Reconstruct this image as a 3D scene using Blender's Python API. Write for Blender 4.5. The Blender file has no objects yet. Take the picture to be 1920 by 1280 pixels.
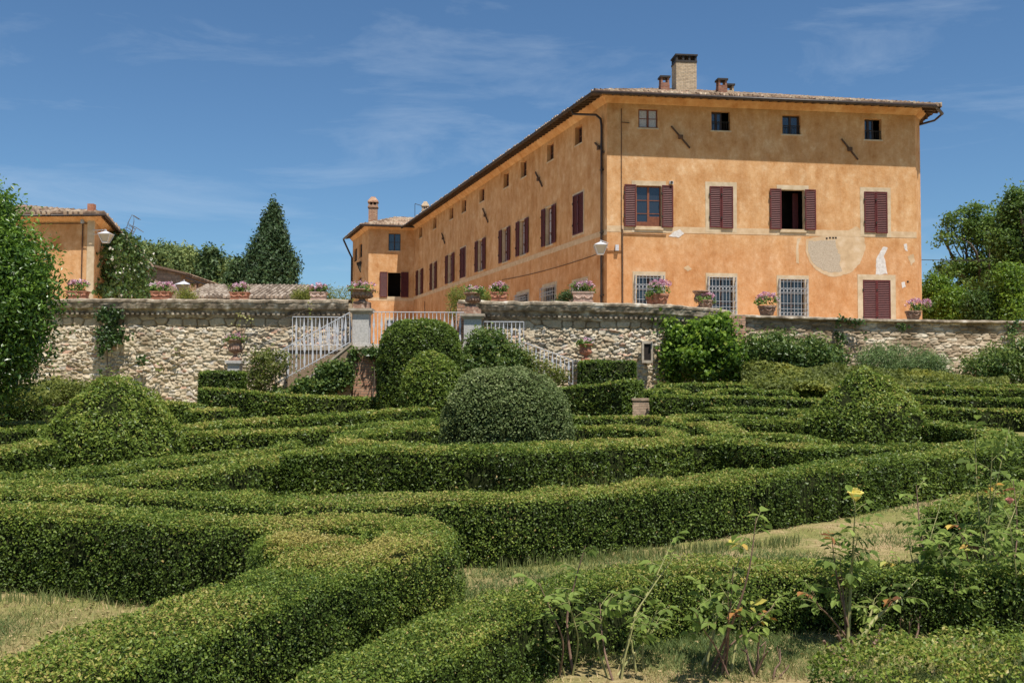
import bpy, math, random
import numpy as np
from mathutils import Vector, Matrix
R = math.radians
rng = np.random.default_rng(7)
random.seed(7)
SC = bpy.context.scene
COL = SC.collection

# ------------------------------------------------------------------ camera
FPX = 1867.0                      # focal length in pixels of a 1920 wide frame
PITCH = math.atan(85.0 / FPX)
ROLL = 0.005
EYE = np.array([0.0, 0.0, 1.65])
_f = np.array([0, math.cos(PITCH), math.sin(PITCH)])
_r0 = np.array([1.0, 0, 0]); _u0 = np.array([0, -math.sin(PITCH), math.cos(PITCH)])
_r = _r0 * math.cos(ROLL) + _u0 * math.sin(ROLL)
_u = -_r0 * math.sin(ROLL) + _u0 * math.cos(ROLL)
cam_d = bpy.data.cameras.new("camera")
cam = bpy.data.objects.new("camera", cam_d); COL.objects.link(cam)
m = Matrix(((_r[0], _u[0], -_f[0], EYE[0]), (_r[1], _u[1], -_f[1], EYE[1]), (_r[2], _u[2], -_f[2], EYE[2]), (0, 0, 0, 1)))
cam.matrix_world = m
cam_d.sensor_width = 36.0; cam_d.lens = 36.0 * FPX / 1920.0
cam_d.clip_start = 0.1; cam_d.clip_end = 3000
SC.camera = cam

# ------------------------------------------------------------------ light
SUN_H = np.array([0.462, -0.887]); SUN_EL = 66.0
SUN = np.array([SUN_H[0] * math.cos(R(SUN_EL)), SUN_H[1] * math.cos(R(SUN_EL)), math.sin(R(SUN_EL))])
sd = bpy.data.lights.new("sun", 'SUN'); sd.energy = 4.6; sd.angle = R(0.53); sd.color = (1.0, 0.955, 0.88)
so = bpy.data.objects.new("sun", sd); COL.objects.link(so)
so.rotation_euler = Vector((-SUN[0], -SUN[1], -SUN[2])).to_track_quat('-Z', 'Y').to_euler()
W = bpy.data.worlds.new("World"); SC.world = W; W.use_nodes = True
nt = W.node_tree; nt.nodes.clear()
wo = nt.nodes.new('ShaderNodeOutputWorld'); bg = nt.nodes.new('ShaderNodeBackground')
sky = nt.nodes.new('ShaderNodeTexSky'); sky.sky_type = 'NISHITA'; sky.sun_disc = False
sky.sun_elevation = R(SUN_EL); sky.sun_rotation = math.atan2(SUN_H[0], SUN_H[1])
sky.altitude = 300; sky.air_density = 1.0; sky.dust_density = 0.4; sky.ozone_density = 2.5
bg.inputs['Strength'].default_value = 0.13
# thin cirrus
tc = nt.nodes.new('ShaderNodeTexCoord'); mp = nt.nodes.new('ShaderNodeMapping')
mp.inputs['Scale'].default_value = (1.0, 1.0, 5.5); mp.inputs['Rotation'].default_value = (R(8), R(-14), R(20))
n1 = nt.nodes.new('ShaderNodeTexNoise'); n1.inputs['Scale'].default_value = 3.4; n1.inputs['Detail'].default_value = 9; n1.inputs['Roughness'].default_value = 0.62
n1.inputs['Distortion'].default_value = 0.6
r1 = nt.nodes.new('ShaderNodeValToRGB'); r1.color_ramp.elements[0].position = 0.49; r1.color_ramp.elements[1].position = 0.86
r1.color_ramp.elements[1].color = (0.30, 0.30, 0.30, 1)
mx = nt.nodes.new('ShaderNodeMix'); mx.data_type = 'RGBA'
mx.inputs['B'].default_value = (4.2, 4.7, 5.2, 1)
nt.links.new(tc.outputs['Generated'], mp.inputs['Vector']); nt.links.new(mp.outputs['Vector'], n1.inputs['Vector'])
nt.links.new(n1.outputs['Fac'], r1.inputs['Fac']); nt.links.new(r1.outputs['Color'], mx.inputs['Factor'])
tint = nt.nodes.new('ShaderNodeMix'); tint.data_type = 'RGBA'; tint.blend_type = 'MULTIPLY'; tint.inputs['Factor'].default_value = 1.0; tint.inputs['B'].default_value = (0.365, 0.487, 0.565, 1)
nt.links.new(sky.outputs['Color'], tint.inputs['A']); nt.links.new(tint.outputs['Result'], mx.inputs['A']); nt.links.new(mx.outputs['Result'], bg.inputs['Color'])
nt.links.new(bg.outputs['Background'], wo.inputs['Surface'])
SC.view_settings.view_transform = 'Standard'; SC.view_settings.look = 'None'
SC.view_settings.exposure = 0.55; SC.view_settings.gamma = 1.0
SC.cycles.max_bounces = 8; SC.cycles.transparent_max_bounces = 8

# ------------------------------------------------------------------ projection helpers (survey of the place)
def ray(u, v):
    d = _f * FPX + _r * (u - 960.0) + _u * (640.0 - v)
    return d / d[1]
def at(u, v, Y):
    return EYE + ray(u, v) * Y
def g(x, y):
    x = np.asarray(x, float); y = np.asarray(y, float)
    t = np.clip((y - 10) / 28, 0, 1); e = np.clip((x - 2) / 12, 0, 1); e = e * e * (3 - 2 * e)
    return 0.014 * np.clip(y, 0, 45) + 0.65 * e * t
_TT = np.concatenate([np.arange(1.2, 12, 0.01), np.arange(12, 60, 0.03)])
def gp(u, v, h=0.0):
    d = ray(u, v)
    z = EYE[2] + d[2] * _TT - (g(d[0] * _TT, _TT) + h)
    k = np.argmax(z < 0) if (z < 0).any() else len(_TT) - 1
    Y = _TT[k]
    return np.array([d[0] * Y, Y, float(g(d[0] * Y, Y)) + h])

# ------------------------------------------------------------------ value noise
_PERM = np.random.default_rng(3).random((32, 32, 32))
def vnoise(p):
    p = np.asarray(p, float); i = np.floor(p).astype(int); f = p - i; f = f * f * (3 - 2 * f)
    o = np.zeros(len(p))
    for dx in (0, 1):
        for dy in (0, 1):
            for dz in (0, 1):
                w = (f[:, 0] if dx else 1 - f[:, 0]) * (f[:, 1] if dy else 1 - f[:, 1]) * (f[:, 2] if dz else 1 - f[:, 2])
                o += w * _PERM[(i[:, 0] + dx) & 31, (i[:, 1] + dy) & 31, (i[:, 2] + dz) & 31]
    return o
def fbm(p, n=3):
    p = np.asarray(p, float); o = 0; a = 0.5; s = 0
    for k in range(n):
        o = o + a * vnoise(p * (2 ** k) + 7.3 * k); s += a; a *= 0.5
    return o / s
def nrm(a):
    return a / np.maximum(np.linalg.norm(a, axis=-1, keepdims=True), 1e-9)

# ------------------------------------------------------------------ mesh helpers
def link(name, me, parent=None, loc=None):
    o = bpy.data.objects.new(name, me); COL.objects.link(o)
    if parent is not None: o.parent = parent
    if loc is not None: o.location = loc
    return o
def tag(o, label=None, cat=None, group=None, kind=None):
    if label: o['label'] = label
    if cat: o['category'] = cat
    if group: o['group'] = group
    if kind: o['kind'] = kind
    return o
def thing(name, label, cat, loc, group=None):
    o = bpy.data.objects.new(name, None); COL.objects.link(o)
    o.empty_display_size = 0.3; o.location = loc
    return tag(o, label, cat, group)
def rootof(p):
    while p is not None and p.parent is not None: p = p.parent
    return p
def origin_of(parent):
    r = rootof(parent)
    return np.array(r.location) if r is not None else np.zeros(3)

def mesh_np(name, chunks, mats, parent=None, loc=None):
    """chunks: (V, F, matindex, attrs dict, smooth)"""
    if loc is None: loc = origin_of(parent)
    loc = np.asarray(loc, float)
    V = np.concatenate([c[0] for c in chunks]).astype(np.float32) - loc.astype(np.float32)
    me = bpy.data.meshes.new(name); me.vertices.add(len(V)); me.vertices.foreach_set('co', V.ravel())
    li = []; ls = []; mi = []; sm = []; off = 0; st = 0
    for c in chunks:
        F = np.asarray(c[1]); k = F.shape[1]
        li.append((F + off).ravel()); ls.append(st + np.arange(len(F)) * k); st += F.size
        mi.append(np.full(len(F), c[2])); sm.append(np.full(len(F), bool(c[4]) if len(c) > 4 else False)); off += len(c[0])
    li = np.concatenate(li).astype(np.int32); ls = np.concatenate(ls).astype(np.int32)
    me.loops.add(len(li)); me.loops.foreach_set('vertex_index', li)
    me.polygons.add(len(ls)); me.polygons.foreach_set('loop_start', ls)
    me.polygons.foreach_set('material_index', np.concatenate(mi).astype(np.int32))
    me.polygons.foreach_set('use_smooth', np.concatenate(sm))
    keys = set()
    for c in chunks:
        if len(c) > 3 and c[3]: keys |= set(c[3].keys())
    for k in keys:
        a = me.attributes.new(k, 'FLOAT', 'POINT')
        a.data.foreach_set('value', np.concatenate([np.asarray(c[3][k] if (len(c) > 3 and c[3] and k in c[3]) else np.full(len(c[0]), 0.3), np.float32) for c in chunks]))
    for mm in mats: me.materials.append(mm)
    me.update(calc_edges=True)
    return link(name, me, parent, None if parent is not None else loc)

class MB:
    def __init__(s): s.v = []; s.f = []; s.m = []; s.s = []
    def add(s, V, F, mat=0, smooth=False):
        o = len(s.v); s.v += [tuple(map(float, p)) for p in V]
        for f in F: s.f.append(tuple(i + o for i in f)); s.m.append(mat); s.s.append(smooth)
    def box(s, c, half, X=(1, 0, 0), Y=(0, 1, 0), Z=(0, 0, 1), mat=0):
        c = np.asarray(c, float); X = np.asarray(X, float); Y = np.asarray(Y, float); Z = np.asarray(Z, float)
        V = [c + X * half[0] * a + Y * half[1] * b + Z * half[2] * d for a in (-1, 1) for b in (-1, 1) for d in (-1, 1)]
        s.add(V, [(0, 1, 3, 2), (4, 6, 7, 5), (0, 4, 5, 1), (2, 3, 7, 6), (0, 2, 6, 4), (1, 5, 7, 3)], mat)
    def bar(s, a, b, w, d, up=(0, 0, 1), mat=0):
        a = np.asarray(a, float); b = np.asarray(b, float); t = b - a; L = np.linalg.norm(t); t = t / L
        x = np.cross(t, up); n = np.linalg.norm(x)
        x = np.array([1.0, 0, 0]) if n < 1e-6 else x / n
        y = np.cross(x, t)
        s.box((a + b) / 2, (w / 2, d / 2, L / 2), x, y, t, mat)
    def tube(s, P, r, n=6, mat=0, cap=True):
        P = [np.asarray(p, float) for p in P]; rs = r if hasattr(r, '__len__') else [r] * len(P)
        V = []; ref = None
        for i, p in enumerate(P):
            t = (P[min(i + 1, len(P) - 1)] - P[max(i - 1, 0)]); t = t / max(np.linalg.norm(t), 1e-9)
            if ref is None:
                ref = np.array([0, 0, 1.0]) if abs(t[2]) < 0.9 else np.array([1.0, 0, 0])
            x = np.cross(t, ref); x /= max(np.linalg.norm(x), 1e-9); y = np.cross(x, t); ref = y
            for k in range(n):
                a = 2 * math.pi * k / n; V.append(p + (x * math.cos(a) + y * math.sin(a)) * rs[i])
        F = [(i * n + k, i * n + (k + 1) % n, (i + 1) * n + (k + 1) % n, (i + 1) * n + k) for i in range(len(P) - 1) for k in range(n)]
        s.add(V, F, mat, True)
        if cap:
            s.add(V[:n], [tuple(range(n))[::-1]], mat); s.add(V[-n:], [tuple(range(n))], mat)
    def lathe(s, c, prof, n=20, mat=0, sq=None):
        V = []; c = np.asarray(c, float)
        for r, z in prof:
            for k in range(n):
                a = 2 * math.pi * k / n
                V.append(c + np.array([r * math.cos(a), r * math.sin(a), z]))
        F = [(i * n + k, i * n + (k + 1) % n, (i + 1) * n + (k + 1) % n, (i + 1) * n + k) for i in range(len(prof) - 1) for k in range(n)]
        F.append(tuple(range(n))[::-1]); F.append(tuple(range((len(prof) - 1) * n, len(prof) * n)))
        s.add(V, F, mat, False)
    def build(s, name, mats, parent=None, loc=None):
        if loc is None: loc = origin_of(parent)
        me = bpy.data.meshes.new(name)
        L = np.asarray(loc, float)
        me.from_pydata([(a - L[0], b - L[1], c - L[2]) for a, b, c in s.v], [], s.f)
        me.polygons.foreach_set('material_index', s.m); me.polygons.foreach_set('use_smooth', s.s)
        for mm in (mats if isinstance(mats, (list, tuple)) else [mats]): me.materials.append(mm)
        me.update()
        return link(name, me, parent, None if parent is not None else loc)

# ------------------------------------------------------------------ materials
def M_base(name):
    mm = bpy.data.materials.new(name); mm.use_nodes = True; n = mm.node_tree
    b = n.nodes['Principled BSDF']; return mm, n, b
def ramp(n, fac, stops):
    r = n.nodes.new('ShaderNodeValToRGB'); e = r.color_ramp.elements
    while len(e) < len(stops): e.new(0.5)
    for k, (p, c) in enumerate(stops):
        e[k].position = p; e[k].color = (c[0], c[1], c[2], 1)
    n.links.new(fac, r.inputs['Fac']); return r.outputs['Color']
def tex(n, kind, scale, detail=6, rough=0.6, vec=None, mapping=None, **kw):
    t = n.nodes.new(kind)
    if 'Scale' in t.inputs: t.inputs['Scale'].default_value = scale
    if kind == 'ShaderNodeTexNoise':
        t.inputs['Detail'].default_value = detail; t.inputs['Roughness'].default_value = rough
    if vec is None:
        c = n.nodes.new('ShaderNodeTexCoord'); vec = c.outputs['Object']
    if mapping:
        q = n.nodes.new('ShaderNodeMapping'); q.inputs['Scale'].default_value = mapping
        n.links.new(vec, q.inputs['Vector']); vec = q.outputs['Vector']
    n.links.new(vec, t.inputs['Vector']); return t
def mixc(n, a, b, fac, mode='MIX'):
    x = n.nodes.new('ShaderNodeMix'); x.data_type = 'RGBA'; x.blend_type = mode
    for s, k in ((a, 'A'), (b, 'B'), (fac, 'Factor')):
        if hasattr(s, 'links'): n.links.new(s, x.inputs[k])
        else: x.inputs[k].default_value = s if not hasattr(s, '__len__') else (s[0], s[1], s[2], 1)
    return x.outputs['Result']
def bump(n, b, h, strength=0.3, dist=0.02):
    x = n.nodes.new('ShaderNodeBump'); x.inputs['Strength'].default_value = strength; x.inputs['Distance'].default_value = dist
    n.links.new(h, x.inputs['Height']); n.links.new(x.outputs['Normal'], b.inputs['Normal'])
def M_noise(name, stops, scale=4, rough=0.8, bmp=0.2, dist=0.01, mapping=None, detail=6, metal=0, spec=0.3):
    mm, n, b = M_base(name); t = tex(n, 'ShaderNodeTexNoise', scale, detail, mapping=mapping)
    n.links.new(ramp(n, t.outputs['Fac'], stops), b.inputs['Base Color'])
    b.inputs['Roughness'].default_value = rough; b.inputs['Metallic'].default_value = metal
    b.inputs['Specular IOR Level'].default_value = spec
    if bmp: bump(n, b, t.outputs['Fac'], bmp, dist)
    return mm
def M_leaf(name, stops, rough=0.45, trans=0.28, spec=0.35):
    mm, n, b = M_base(name)
    a = n.nodes.new('ShaderNodeAttribute'); a.attribute_name = 'tone'
    c = ramp(n, a.outputs['Fac'], stops)
    n.links.new(c, b.inputs['Base Color']); b.inputs['Roughness'].default_value = rough; b.inputs['Specular IOR Level'].default_value = spec
    tr = n.nodes.new('ShaderNodeBsdfTranslucent'); c2 = mixc(n, c, (1.0, 1.0, 0.35), 0.25, 'MIX')
    hs = n.nodes.new('ShaderNodeHueSaturation'); hs.inputs['Value'].default_value = 1.3; n.links.new(c, hs.inputs['Color'])
    n.links.new(hs.outputs['Color'], tr.inputs['Color'])
    ms = n.nodes.new('ShaderNodeMixShader'); ms.inputs['Fac'].default_value = trans
    n.links.new(b.outputs['BSDF'], ms.inputs[1]); n.links.new(tr.outputs['BSDF'], ms.inputs[2])
    n.links.new(ms.outputs['Shader'], n.nodes['Material Output'].inputs['Surface'])
    return mm
# box: 0 dark old leaf .. 1 yellow or bronzed new growth
BOX = M_leaf('box_leaf', [(0.0, (0.0313, 0.0505, 0.0093)), (0.25, (0.071, 0.113, 0.0187)), (0.5, (0.1335, 0.1954, 0.03)), (0.72, (0.2242, 0.2766, 0.0436)), (0.9, (0.3443, 0.3237, 0.0778)), (1.0, (0.4173, 0.2744, 0.1142))], rough=0.44, spec=0.25, trans=0.32)
BOXD = M_leaf('dark_box_leaf', [(0.0, (0.040, 0.060, 0.020)), (0.4, (0.100, 0.140, 0.042)), (0.75, (0.19, 0.235, 0.080)), (1.0, (0.31, 0.32, 0.15))], rough=0.48, spec=0.25)
LAUREL = M_leaf('laurel_leaf', [(0.0, (0.021, 0.051, 0.009)), (0.4, (0.0675, 0.138, 0.018)), (0.75, (0.1725, 0.285, 0.033)), (1.0, (0.315, 0.405, 0.075))], rough=0.35, trans=0.35, spec=0.5)
TREE = M_leaf('tree_leaf', [(0.0, (0.035, 0.0728, 0.0154)), (0.4, (0.0875, 0.1547, 0.0277)), (0.75, (0.21, 0.3003, 0.0539)), (1.0, (0.3675, 0.4186, 0.0924))], rough=0.5, trans=0.35)
FARTREE = M_leaf('far_tree_leaf', [(0.0, (0.0592, 0.0956, 0.0337)), (0.4, (0.1282, 0.1806, 0.052)), (0.75, (0.2835, 0.3187, 0.0918)), (1.0, (0.4683, 0.4462, 0.1377))], rough=0.6, trans=0.25)
CYP = M_leaf('cypress_leaf', [(0.0, (0.017, 0.0374, 0.0136)), (0.5, (0.0408, 0.0782, 0.0238)), (1.0, (0.102, 0.153, 0.0442))], rough=0.6, trans=0.1)
IVY = M_leaf('ivy_leaf', [(0.0, (0.027, 0.051, 0.015)), (0.4, (0.063, 0.1125, 0.027)), (0.75, (0.165, 0.225, 0.045)), (1.0, (0.36, 0.3, 0.105))], rough=0.4)
VINE = M_leaf('vine_leaf', [(0.0, (0.0351, 0.0702, 0.0108)), (0.4, (0.0918, 0.1688, 0.0189)), (0.75, (0.2025, 0.3172, 0.0324)), (1.0, (0.3645, 0.3915, 0.0675))], rough=0.45, trans=0.4)
YSHRUB = M_leaf('yellow_shrub_leaf', [(0.0, (0.069, 0.0862, 0.0207)), (0.4, (0.1495, 0.1782, 0.0322)), (0.75, (0.276, 0.276, 0.046)), (1.0, (0.437, 0.345, 0.0575))], rough=0.6, trans=0.35)
GREYSHRUB = M_leaf('grey_shrub_leaf', [(0.0, (0.0614, 0.0967, 0.0309)), (0.5, (0.1297, 0.195, 0.0608)), (1.0, (0.273, 0.3432, 0.1105))], rough=0.6)
ROSELEAF = M_leaf('rose_leaf', [(0.0, (0.085, 0.125, 0.030)), (0.45, (0.20, 0.275, 0.060)), (0.74, (0.33, 0.395, 0.10)), (0.84, (0.62, 0.52, 0.12)), (0.93, (0.50, 0.24, 0.06)), (1.0, (0.28, 0.13, 0.07))], rough=0.55, trans=0.42, spec=0.15)
GRASS = M_leaf('grass_blade', [(0.0, (0.1015, 0.145, 0.0406)), (0.4, (0.203, 0.2248, 0.0725)), (0.7, (0.4205, 0.319, 0.1522)), (1.0, (0.6, 0.4495, 0.2465))], rough=0.7, trans=0.3)
PINK = M_leaf('pink_petal', [(0.0, (0.42, 0.16, 0.23)), (0.5, (0.60, 0.34, 0.43)), (1.0, (0.76, 0.60, 0.66))], rough=0.7, trans=0.3)
WHITEP = M_leaf('white_petal', [(0.0, (0.6, 0.58, 0.48)), (1.0, (0.85, 0.83, 0.75))], rough=0.6, trans=0.3)
CORE = M_noise('hedge_twigs', [(0.35, (0.009, 0.013, 0.005)), (0.6, (0.022, 0.026, 0.010)), (0.78, (0.055, 0.043, 0.024))], 30, 1.0, 0.0, spec=0.0)
BARK = M_noise('bark', [(0.3, (0.06, 0.045, 0.032)), (0.7, (0.17, 0.14, 0.11))], 9, 0.9, 0.5, 0.02, mapping=(1, 1, 0.3))
TERRA = M_noise('terracotta', [(0.3, (0.30, 0.115, 0.065)), (0.52, (0.40, 0.17, 0.10)), (0.75, (0.50, 0.29, 0.20))], 7, 0.85, 0.25)
TERRAOLD = M_noise('weathered_terracotta', [(0.32, (0.15, 0.10, 0.075)), (0.5, (0.30, 0.17, 0.115)), (0.72, (0.46, 0.36, 0.28))], 9, 0.9, 0.4)
PINKTERRA = M_noise('pale_terracotta', [(0.3, (0.40, 0.24, 0.18)), (0.7, (0.56, 0.42, 0.34))], 8, 0.9, 0.3)
SHUT = M_noise('oxblood_paint', [(0.3, (0.085, 0.016, 0.016)), (0.7, (0.13, 0.030, 0.027))], 6, 0.5, 0.1)
IRON = M_noise('dark_iron', [(0.3, (0.018, 0.015, 0.013)), (0.7, (0.05, 0.038, 0.03))], 12, 0.6, 0.2)
RUST = M_noise('rusty_iron', [(0.3, (0.05, 0.03, 0.02)), (0.7, (0.16, 0.085, 0.05))], 12, 0.8, 0.2)
GREYIRON = M_noise('pale_grey_iron', [(0.3, (0.30, 0.31, 0.33)), (0.7, (0.46, 0.47, 0.48))], 10, 0.55, 0.1)
WHITEIRON = M_noise('white_painted_iron', [(0.3, (0.42, 0.42, 0.44)), (0.62, (0.56, 0.56, 0.58)), (0.72, (0.45, 0.39, 0.35))], 14, 0.5, 0.1)
GUT = M_noise('gutter_metal', [(0.3, (0.022, 0.014, 0.011)), (0.7, (0.055, 0.035, 0.027))], 5, 0.45, 0.1)
SOFF = M_noise('old_eave_wood', [(0.3, (0.05, 0.03, 0.02)), (0.7, (0.12, 0.075, 0.05))], 8, 0.85, 0.3)
BELT = M_noise('string_course_plaster', [(0.3, (0.48, 0.325, 0.185)), (0.55, (0.58, 0.42, 0.26)), (0.75, (0.66, 0.51, 0.35))], 3, 0.9, 0.2)
SCAR = M_noise('old_plaster_scar', [(0.3, (0.44, 0.30, 0.17)), (0.5, (0.55, 0.39, 0.235)), (0.7, (0.63, 0.49, 0.34))], 2.2, 0.95, 0.3, detail=9)
PLAS = M_noise('pale_plaster', [(0.3, (0.44, 0.325, 0.20)), (0.55, (0.55, 0.43, 0.285)), (0.75, (0.62, 0.51, 0.37))], 3, 0.9, 0.2)
GREYPL = M_noise('bare_grey_render', [(0.35, (0.36, 0.285, 0.205)), (0.65, (0.51, 0.42, 0.32))], 22, 0.95, 0.5)
WHITEPL = M_noise('white_patch_plaster', [(0.35, (0.52, 0.47, 0.43)), (0.65, (0.68, 0.64, 0.60))], 9, 0.9, 0.3)
GREYST = M_noise('grey_stucco_stone', [(0.3, (0.34, 0.32, 0.29)), (0.6, (0.50, 0.47, 0.43)), (0.8, (0.56, 0.52, 0.46))], 18, 0.9, 0.5)
STEPST = M_noise('worn_step_stone', [(0.3, (0.27, 0.21, 0.15)), (0.6, (0.42, 0.36, 0.28)), (0.8, (0.5, 0.45, 0.38))], 5, 0.9, 0.5)
COPE = M_noise('lichen_coping', [(0.30, (0.10, 0.080, 0.058)), (0.45, (0.21, 0.165, 0.115)), (0.58, (0.36, 0.295, 0.215)), (0.70, (0.56, 0.51, 0.43))], 3.2, 0.95, 0.7, 0.03, detail=9)
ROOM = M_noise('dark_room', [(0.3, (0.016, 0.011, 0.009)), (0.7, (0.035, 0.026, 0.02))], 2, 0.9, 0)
WOODF = M_noise('brown_window_wood', [(0.3, (0.14, 0.045, 0.022)), (0.7, (0.24, 0.085, 0.042))], 6, 0.5, 0.1)
CURT = M_noise('lace_curtain', [(0.35, (0.30, 0.29, 0.30)), (0.65, (0.56, 0.55, 0.55))], 26, 0.9, 0.2)
DWOOD = M_noise('dark_window_wood', [(0.3, (0.03, 0.018, 0.014)), (0.7, (0.07, 0.04, 0.03))], 6, 0.5, 0.1)
def M_glass(name, col, rough=0.06):
    mm, n, b = M_base(name); b.inputs['Base Color'].default_value = (*col, 1); b.inputs['Roughness'].default_value = rough
    b.inputs['Specular IOR Level'].default_value = 0.9; return mm
GLASS = M_glass('window_glass', (0.02, 0.025, 0.032))
LAMPGL = M_glass('frosted_lamp_glass', (0.42, 0.38, 0.30), 0.35)
SOIL = M_noise('soil', [(0.3, (0.05, 0.03, 0.02)), (0.7, (0.10, 0.07, 0.045))], 30, 1, 0.4)

def M_brick(name, c1, c2, mort, scale=1.0, bw=0.26, rh=0.075):
    mm, n, b = M_base(name)
    c = n.nodes.new('ShaderNodeTexCoord'); s = n.nodes.new('ShaderNodeSeparateXYZ'); n.links.new(c.outputs['Object'], s.inputs[0])
    ad = n.nodes.new('ShaderNodeMath'); ad.operation = 'ADD'; n.links.new(s.outputs[0], ad.inputs[0]); n.links.new(s.outputs[1], ad.inputs[1])
    cb = n.nodes.new('ShaderNodeCombineXYZ'); n.links.new(ad.outputs[0], cb.inputs[0]); n.links.new(s.outputs[2], cb.inputs[1])
    t = n.nodes.new('ShaderNodeTexBrick'); n.links.new(cb.outputs[0], t.inputs['Vector'])
    t.inputs['Scale'].default_value = 1; t.inputs['Brick Width'].default_value = bw; t.inputs['Row Height'].default_value = rh
    t.inputs['Mortar Size'].default_value = 0.014; t.inputs['Color1'].default_value = (*c1, 1); t.inputs['Color2'].default_value = (*c2, 1); t.inputs['Mortar'].default_value = (*mort, 1)
    z = tex(n, 'ShaderNodeTexNoise', 6, 5)
    col = mixc(n, t.outputs['Color'], ramp(n, z.outputs['Fac'], [(0.3, (0.55, 0.5, 0.45)), (0.7, (1.15, 1.1, 1.05))]), 0.8, 'MULTIPLY')
    n.links.new(col, b.inputs['Base Color']); b.inputs['Roughness'].default_value = 0.9
    iv = n.nodes.new('ShaderNodeMath'); iv.operation = 'SUBTRACT'; iv.inputs[0].default_value = 1; n.links.new(t.outputs['Fac'], iv.inputs[1])
    bump(n, b, iv.outputs[0], 0.7, 0.015); return mm
SANDBRICK = M_brick('sandy_brick', (0.40, 0.28, 0.20), (0.50, 0.38, 0.28), (0.34, 0.27, 0.20))
BRICK = M_brick('pale_brick', (0.50, 0.37, 0.23), (0.60, 0.47, 0.32), (0.36, 0.30, 0.23))
REDBRICK = M_brick('red_brick', (0.40, 0.20, 0.12), (0.56, 0.35, 0.23), (0.24, 0.19, 0.14), bw=0.30, rh=0.10)
POTBRICK = M_brick('chimney_pot_brick', (0.26, 0.085, 0.05), (0.36, 0.14, 0.085), (0.25, 0.17, 0.12))

def M_stucco(name, z_belt):
    mm, n, b = M_base(name)
    a = tex(n, 'ShaderNodeTexNoise', 0.55, 8, 0.65)
    f = tex(n, 'ShaderNodeTexNoise', 1.7, 12, 0.78, mapping=(1, 1, 0.8))
    st = tex(n, 'ShaderNodeTexNoise', 2.2, 6, 0.6, mapping=(1, 1, 0.16))
    base = ramp(n, f.outputs['Fac'], [(0.28, (0.40, 0.180, 0.064)), (0.42, (0.525, 0.280, 0.120)), (0.55, (0.595, 0.355, 0.178)), (0.70, (0.70, 0.50, 0.31))])
    big = ramp(n, a.outputs['Fac'], [(0.32, (0.83, 0.74, 0.64)), (0.5, (1.0, 0.97, 0.94)), (0.68, (1.10, 1.13, 1.16))])
    c = mixc(n, base, big, 0.8, 'MULTIPLY')
    sr = ramp(n, st.outputs['Fac'], [(0.34, (0.76, 0.68, 0.60)), (0.50, (0.98, 0.98, 0.98)), (0.70, (1.09, 1.12, 1.15))])
    c = mixc(n, c, sr, 0.5, 'MULTIPLY')
    # the ground storey is painted a redder ochre up to the string course
    p = n.nodes.new('ShaderNodeTexCoord'); s = n.nodes.new('ShaderNodeSeparateXYZ'); n.links.new(p.outputs['Object'], s.inputs[0])
    mr = n.nodes.new('ShaderNodeMapRange'); mr.inputs[1].default_value = z_belt - 1.2; mr.inputs[2].default_value = z_belt + 0.2; mr.inputs[3].default_value = 1; mr.inputs[4].default_value = 0
    n.links.new(s.outputs[2], mr.inputs[0])
    c = mixc(n, c, mixc(n, c, (0.965, 0.885, 0.86), 1.0, 'MULTIPLY'), mr.outputs[0])
    n.links.new(c, b.inputs['Base Color']); b.inputs['Roughness'].default_value = 0.93; b.inputs['Specular IOR Level'].default_value = 0.15
    h = tex(n, 'ShaderNodeTexNoise', 5, 9, 0.7); bump(n, b, h.outputs['Fac'], 0.55, 0.035)
    return mm

def M_stone(name, stops, mort, scale=14):
    mm, n, b = M_base(name)
    a = n.nodes.new('ShaderNodeAttribute'); a.attribute_name = 'tone'
    q = n.nodes.new('ShaderNodeAttribute'); q.attribute_name = 'mort'
    c = ramp(n, a.outputs['Fac'], stops)
    t = tex(n, 'ShaderNodeTexNoise', scale, 8, 0.7)
    c = mixc(n, c, ramp(n, t.outputs['Fac'], [(0.3, (0.62, 0.58, 0.52)), (0.5, (1.0, 0.98, 0.95)), (0.7, (1.18, 1.18, 1.16))]), 0.85, 'MULTIPLY')
    c = mixc(n, c, mort, q.outputs['Fac'])
    w = n.nodes.new('ShaderNodeAttribute'); w.attribute_name = 'dirt_shade'
    c = mixc(n, c, mixc(n, c, (0.42, 0.38, 0.32), 1.0, 'MULTIPLY'), w.outputs['Fac'])
    n.links.new(c, b.inputs['Base Color']); b.inputs['Roughness'].default_value = 0.95; b.inputs['Specular IOR Level'].default_value = 0.15
    bump(n, b, t.outputs['Fac'], 0.5, 0.02); return mm
STONE = M_stone('rubble_stone', [(0.0, (0.37, 0.27, 0.18)), (0.2, (0.49, 0.39, 0.265)), (0.5, (0.57, 0.475, 0.34)), (0.75, (0.62, 0.54, 0.41)), (0.92, (0.53, 0.485, 0.425)), (1.0, (0.52, 0.33, 0.23))], (0.44, 0.345, 0.235))
STONE2 = M_stone('coursed_stone', [(0.0, (0.27, 0.20, 0.135)), (0.35, (0.44, 0.34, 0.235)), (0.7, (0.57, 0.46, 0.335)), (1.0, (0.64, 0.56, 0.44))], (0.36, 0.28, 0.19))
TILE = M_stone('roof_tile', [(0.0, (0.09, 0.065, 0.05)), (0.3, (0.25, 0.17, 0.12)), (0.55, (0.37, 0.27, 0.19)), (0.8, (0.45, 0.37, 0.28)), (1.0, (0.38, 0.20, 0.13))], (0.12, 0.09, 0.07), 9)
TILEG = M_stone('grey_roof_tile', [(0.0, (0.09, 0.07, 0.055)), (0.35, (0.24, 0.19, 0.15)), (0.7, (0.35, 0.29, 0.235)), (1.0, (0.43, 0.37, 0.31))], (0.12, 0.09, 0.07), 9)
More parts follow.
